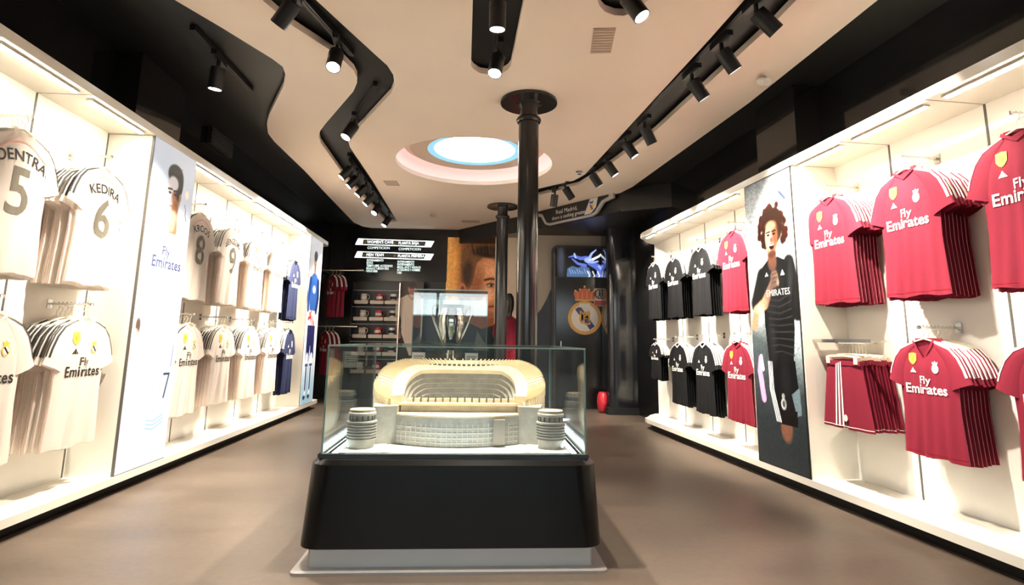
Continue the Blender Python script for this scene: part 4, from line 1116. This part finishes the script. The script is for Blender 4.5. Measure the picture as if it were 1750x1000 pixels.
# ------------------------------------------------------------------ back wall: menu board, gift shelves, door, pillar, sign
mbd = thing('menu_board', 'black wall board with two white slanted bars and lists of text', 'sign', (-2.22, 10.94, 2.18))
MB().box(-.98, .98, -.03, 0, 0, .92).build('panel', mat('board_black', (.012, .012, .013), .2), mbd)
M_sign = mat('backlit_white', (.9, .95, .95), .4, emit=.95, ecol=(.92, .98, .97)); M_bar = mat('bar_grey', (.10, .11, .11), .4)
M_mint = mat('pale_mint_letters', (.7, .85, .8), .4, emit=.55, ecol=(.75, .92, .88)); M_yel = mat('yellow_icon', (.6, .55, .1), .4)
for k, (z, ttl) in enumerate(((.695, ("WOMEN'S CAVE", 'PLANTA BAJA')), (.445, ('MEN TEAM', 'PLANTA PRIMERA')))):
    b = MB(); b.prism_y([(-.80, z), (.66, z - .03), (.72, z + .09), (-.75, z + .12)], -.036, -.03); br = b.build('banner', M_sign, mbd)
    b = MB(); b.prism_y([(-.66, z + .012), (.54, z - .012), (.565, z + .078), (-.645, z + .105)], -.039, -.0365); b.build('banner_field', M_bar, br)
    b = MB(); flat_text(b, ttl[0], -.57, z + .03, .075, -.040, 'L', sx=.92, bold=.001); flat_text(b, ttl[1], .03, z + .018, .075, -.040, 'L', sx=.86, bold=.001); b.build('banner_title', M_sign, br)
    b = MB()
    for x, zz in ((-.61, z + .04), (-.03, z + .03)): b.prism_y([(x - .02, zz - .012), (x + .02, zz - .012), (x + .024, zz + .034), (x - .016, zz + .034)], -.042, -.0395)
    b.build('floor_icon', M_yel, br)
    b = MB(); flat_text(b, '0' if k else 'C', -.715, z + .035, .06, -.0375); flat_text(b, '0' if k else '1', .60, z + .015, .06, -.0375); b.build('level_mark', M_bar, br)
for x, z in ((-.56, .615), (.04, .60)):
    b = MB(); flat_text(b, 'COMPETICION', x, z, .068, -.032, 'L', sx=.95); b.build('list_line', M_mint, mbd)
for k, (a, c) in enumerate((('ENTRENAMIENTO', 'ENTRENAMIENTO'), ('RETRO', 'ENTRENAMIENTO'), ('TIEMPO LIBRE, ACCESORIOS', 'MODA, ARTE Y REGALOS'), ('REGALOS Y MODA KIDS', 'ACCESORIOS Y HOMBRE'), ('NINOS BEBE', 'CAJA'))):
    for x, z, w in ((-.56, .375, a), (.03, .355, c)):
        b = MB(); flat_text(b, w, x, z - k * .052, .060, -.032, 'L', sx=.66, bold=.004); b.build('list_line', M_mint, mbd)

gs = thing('gift_shelf', 'black back-wall shelf tower of small gifts with silver upright', 'shelf', (-2.48, 10.92, 0))
MB().box(-.46, .42, -.04, 0, .3, 2.12).build('back_board', M_black, gs)
MB().box(.405, .425, -.30, -.04, .3, 2.12).build('upright', M_chrome, gs)
MB().box(-.47, -.45, -.30, -.04, .3, 2.12).build('upright', M_black, gs)
ROWZ = [1.78, 1.475, 1.16, .845, .53]
for z in ROWZ:
    sh = MB().box(-.45, .405, -.28, -.04, z - .02, z).build('shelf_board', mat('shelf_black', (.02, .02, .02), .3), gs)
    MB().box(-.45, .405, -.29, -.28, z + .19, z + .20).build('light_bar', mat('dim_bar', (.35, .35, .36), .3), gs)
    for x in (-.29, .0, .27): MB().box(x - .125, x + .125, -.295, -.281, z - .055, z + .01).build('price_strip', mat('price_cream', (.66, .58, .47), .5), sh)
cup_body = MB().lathe([(.038, 0), (.046, .01), (.048, .11), (.044, .11), (.04, .012)], 16, caps=False); cup_body.lathe([(.04, .004), (.04, .012)], 16)
for kx, (x, word, m) in enumerate(((-.27, 'cream', mat('cream_glaze', (.72, .62, .45), .3)), (.02, 'red', mat('red_glaze', (.62, .05, .06), .3)), (.28, 'black and white', M_inkw))):
    me = cup_body.mesh('mug_body', m, True)
    for ky, z in enumerate(ROWZ):
        g = thing('mug', '%s mug in the %s row of the gift shelf' % (word, ['top', 'second', 'third', 'fourth', 'bottom'][ky]), 'mug', (-2.48 + x, 10.74, z + .001), radians(20), 'mugs on the gift shelf')
        put('mug_body', me, g).scale = (1.25, 1.25, 1.25)
        MB().tube([(.055, 0, .125), (.09, 0, .115), (.098, 0, .075), (.085, 0, .04), (.055, 0, .03)], .008, 6).build('handle', M_blk if kx == 2 else m, g)
        MB().lathe([(.0612, .04), (.0612, .09)], 16, caps=False).build('printed_band', [M_inkw, M_inkw, M_inkk][kx], g)

# chrome rails with red kits at the left back corner
for (z, nm, x0) in ((2.30, 'upper', -3.30), (1.30, 'lower', -3.36)):
    r = thing('wall_rail', 'chrome hanging rail carrying the %s red jerseys at left back corner' % nm, 'rail', (x0, 10.25, z), 0)
    MB().tube([(-.12, 0, 0), (.62, 0, 0)], .014, 8).build('bar', M_chrome, r); MB().box(.60, .64, 0, .70, -.012, .012).build('bracket', M_chrome, r)
    MB().box(-.13, -.10, 0, .70, -.012, .012).build('bracket', M_chrome, r)
    for k in range(3):
        jersey('red', '%s red jersey on the %s corner rail' % (['front', 'middle', 'rear'][k], nm), (x0 + .09 + k * .065, 10.25, z - .092), radians(-48 + 4 * k), (.80, 1, .98), 'red jerseys on the %s corner rail' % nm, 'sponsor' if k == 0 else None)

# portal with door and screen
dr = thing('black_door', 'glossy black door with a large round crest and rounded portal', 'door', (1.24, 9.90, 0))
po = rrect(-.55, .62, -.3, 2.74, .10, 6); MB().prism_y([(x, max(0.0, z)) for x, z in po], -.06, 0).build('portal', M_black, dr)
MB().box(-.47, .56, -.075, -.061, .01, 2.18).build('door_leaf', mat('door_black', (.016, .015, .014), .14), dr)
MB().box(-.51, -.49, -.08, -.061, 0, 2.60).build('jamb', M_groove, dr)
MB().box(-.40, -.385, -.12, -.076, 1.0, 1.10).build('handle', M_chrome, dr)
sc = thing('wall_screen', 'screen above the door showing a blue horned creature', 'screen', (1.245, 9.835, 2.195))
MB().box(-.50, .54, 0, .02, 0, .50).build('bezel', M_blackgloss, sc)
put('picture', screen_creature().mesh('picture', print_mat('screen_picture', .2, .45)), sc, (-.46, -.002, 0)).scale = (1.2, 1, 1)
# crest on the door, layered flat plates
def big_crest(t, r, y):
    c = lambda rr, n=36, cx=0, cz=0: [(cx + rr * cos(2 * pi * k / n), cz + rr * sin(2 * pi * k / n)) for k in range(n)]
    M_o = mat('crest_gold', (.70, .38, .10), .4); M_cr = mat('crest_red', (.62, .13, .06), .4); M_cw = mat('crest_white', (.78, .74, .66), .4); M_cb = mat('crest_blue', (.06, .05, .20), .4)
    MB().prism_y(c(r), -y - .004, -y).build('crest_rim', M_o, t); MB().prism_y(c(r * .80), -y - .006, -y - .0042).build('crest_field', M_cw, t)
    q = r * .80; MB().prism_y([(-q * .72, q * .62), (-q * .35, q * .88), (q * .74, -q * .62), (q * .38, -q * .88)], -y - .008, -y - .0062).build('crest_band', M_cb, t)
    b = MB(); flat_text(b, 'M', 0, -r * .22, r * .95, -y - .0095, bold=.004); flat_text(b, 'C', 0, -r * .42, r * 1.15, -y - .0092, bold=.002); flat_text(b, 'F', r * .03, -r * .30, r * .72, -y - .0098); b.build('crest_letters', M_o, t)
    MB().prism_y([(-r * .38, r * .62), (r * .38, r * .62), (r * .30, r * .86), (-r * .30, r * .86)], -y - .0085, -y - .0062).build('crest_shine', M_cw, t)
    cw = [(-.52, 1.0), (.52, 1.0), (.58, 1.18), (.66, 1.48), (.50, 1.62), (.34, 1.55), (.20, 1.72), (0, 1.78), (-.20, 1.72), (-.34, 1.55), (-.50, 1.62), (-.66, 1.48), (-.58, 1.18)]
    cr_ = MB().prism_y([(a * r, b_ * r) for a, b_ in cw], -y - .004, -y).build('crown', M_cr, t)
    MB().prism_y([(-r * .55, r * 1.0), (r * .55, r * 1.0), (r * .58, r * 1.10), (-r * .58, r * 1.10)], -y - .006, -y - .0042).build('crown_band', M_o, cr_)
    b = MB()
    for a in (-.55, -.28, 0, .28, .55): b = MB(); b.prism_y(c(r * .07, 10, a * r, (1.68 if a else 1.86) * r if abs(a) < .5 else 1.60 * r), -y - .008, -y - .0045).build('crown_pearl', M_o, cr_)
    b = MB()
    for a in (-.4, -.13, .13, .4): b.prism_y([(a * r - .008, 1.14 * r), (a * r + .008, 1.14 * r), (a * r * 1.1 + .006, 1.55 * r), (a * r * 1.1 - .006, 1.55 * r)], -y - .006, -y - .0042)
    b.build('crown_arches', M_o, cr_)
cg = thing('door_crest', 'round gold, white and blue crest with red crown on the door', 'emblem', (1.255, 9.822, 1.495))
big_crest(cg, .285, 0.0)
nt_ = thing('warning_notice', 'small square white and red notice with figure at top of door', 'sign', (1.515, 9.822, 1.85))
MB().box(-.10, .10, -.004, 0, -.15, .15).build('card', mat('notice_cream', (.70, .58, .48), .5), nt_)
MB().box(-.09, .09, -.006, -.0042, -.14, -.06).build('red_band', mat('notice_red', (.62, .10, .08), .5), nt_)
b = MB(); ri = [(.085 * cos(2 * pi * k / 24), .055 + .085 * sin(2 * pi * k / 24)) for k in range(24)]; rj = [(.068 * cos(2 * pi * k / 24), .055 + .068 * sin(2 * pi * k / 24)) for k in range(24)]
b.add([(x, -.0055, z) for x, z in ri + rj], [(k, (k + 1) % 24, 24 + (k + 1) % 24, 24 + k) for k in range(24)]); b.build('ring', M_inkk, nt_)
b = MB(); b.prism_y([(.018 * cos(2 * pi * k / 10), .10 + .018 * sin(2 * pi * k / 10)) for k in range(10)], -.0055, -.0045); b.prism_y([(-.02, .08), (.025, .075), (.012, .04), (.035, -.01), (.018, -.012), (-.002, .025), (-.025, -.005), (-.035, .008), (-.012, .04)], -.0055, -.0045)
b.build('figure', M_inkk, nt_)
struct(MB().prism(rrect(1.53, 2.30, 9.10, 9.86, .13, 8), .10, 2.929).build('trim_4', mat('pillar_gloss', (.012, .013, .016), .10), None, True))
struct(MB().prism(rrect(1.49, 2.30, 9.05, 9.86, .10, 6), 0, .10).build('trim_5', M_blackceil))
MB_ = MB().lathe([(.001, .0), (.10, .01), (.145, .06), (.16, .16), (.145, .26), (.10, .31), (.001, .32)], 24, caps=False).build('round_bag', mat('red_vinyl', (.55, .03, .05), .35), None, True, (1.47, 9.35, 0)); MB_.scale = (.55, 1, 1); tag(MB_, 'small round red bag on the floor against the black pillar', 'bag')
# curved cream panel left of the portal, red mannequin before it
cp = thing('curved_panel', 'tall cream wall panel with a curved right edge between the columns', 'wall panel', (.42, 10.20, 0))
MB().prism_y([(-.55, .9), (-.35, .95), (-.10, 1.35), (.08, 1.75), (.20, 2.25), (.25, 2.6), (.26, 2.93), (-.72, 2.93), (-.72, .9)], 0, .05).build('panel', mat('cream_panel', (.66, .56, .43), .6), cp)
b = MB(); arc = [(-.15, 1.42), (.0, 1.80), (.10, 2.2), (.13, 2.55), (.06, 2.78)]
b.tube([(x, -.004, z) for x, z in arc], .014, 6); b.build('edge_moulding', M_taupe, cp)
mn = thing('mannequin', 'black full-body mannequin in red kit between the two columns', 'mannequin', (-.03, 9.75, 0), radians(10))
MB().lathe([(.18, 0), (.18, .012), (.015, .018), (.015, .25)], 20).build('stand', M_lamp, mn, True)
bdm = MB()
bdm.lathe([(.05, 1.55), (.075, 1.62), (.085, 1.72), (.075, 1.82), (.04, 1.88), (.002, 1.89)], 20, caps=False); bdm.lathe([(.045, 1.45), (.05, 1.56)], 16)
for sg in (-1, 1):
    bdm.tube([(sg * .09, 0, .10), (sg * .09, .01, .48), (sg * .085, 0, .80)], [.04, .058, .075], 12); bdm.tube([(sg * .20, 0, 1.24), (sg * .235, -.01, 1.02), (sg * .22, -.05, .82)], [.045, .038, .03], 10)
    bdm.tube([(sg * .09, .03, .06), (sg * .09, -.12, .03)], [.04, .03], 8)
bdm.build('body', mat('mannequin_black', (.02, .02, .02), .25), mn, True)
b = MB(); b.lathe([(.16, .92), (.15, 1.10), (.175, 1.30), (.15, 1.44), (.06, 1.50)], 20); o = b.build('shirt', M_red, mn, True); o.scale = (1, .62, 1)
b = MB()
for sg in (-1, 1): b.tube([(sg * .13, 0, 1.42), (sg * .20, 0, 1.33), (sg * .22, -.005, 1.18)], [.06, .065, .07], 12)
b.build('sleeves', M_red, mn, True)
b = MB()
for sg in (-1, 1): b.tube([(sg * .075, 0, .95), (sg * .095, 0, .62)], [.10, .115], 14)
b.build('shorts', M_redd, mn, True)

# hanging sign on the slanted bulkhead face
sa, sb_ = Vector((1.50, 8.00)), Vector((.42, 9.34)); dv = (sa - sb_); Ls = dv.length; rzs = atan2(dv.y, dv.x); mid = (sa + sb_) / 2; off = Vector((-dv.y, dv.x)).normalized()
if off.y > 0: off = -off
sg_ = thing('hanging_sign', 'black sign with white slogan, crest and grey border below ceiling', 'sign', (mid.x + off.x * .02, mid.y + off.y * .02, 2.93), rzs)
face = [(-.85, .27), (-.85, .20), (-.70, .17), (-.60, .03), (-.52, .0), (.42, .0), (.52, .03), (.66, .17), (.85, .20), (.85, .27)]
inner = [(-.78, .265), (-.78, .235), (-.66, .205), (-.56, .055), (-.50, .03), (.40, .03), (.48, .055), (.62, .20), (.76, .235), (.76, .265)]
MB().prism_y(face, -.05, -.01).build('border', mat('sign_grey', (.40, .39, .38), .35), sg_)
MB().prism_y(inner, -.056, -.0505).build('field', mat('sign_black', (.014, .013, .013), .3), sg_)
b = MB(); flat_text(b, 'Real Madrid,', -.10, .150, .095, -.0575); flat_text(b, 'there is nothing greater', -.06, .065, .085, -.0575, sx=.9); b.build('slogan', M_inkw, sg_)
MB().prism_y([(.28, .04), (.41, .04), (.52, .12), (.56, .262), (.40, .262)], -.058, -.0565).build('crest_patch', mat('sign_pale', (.58, .56, .53), .4), sg_)
cs = MB(); cs.prism_y([(.43 + .045 * cos(a * pi / 8), .13 + .05 * sin(a * pi / 8)) for a in range(16)], -.061, -.0585); cs.build('small_crest', M_gold, sg_)
cs = MB(); cs.prism_y([(.40, .165), (.42, .175), (.465, .10), (.44, .09)], -.063, -.0612); cs.prism_y([(.40, .19), (.46, .19), (.47, .225), (.43, .215), (.39, .225)], -.061, -.0585); cs.build('small_crest_marks', M_blue, sg_)
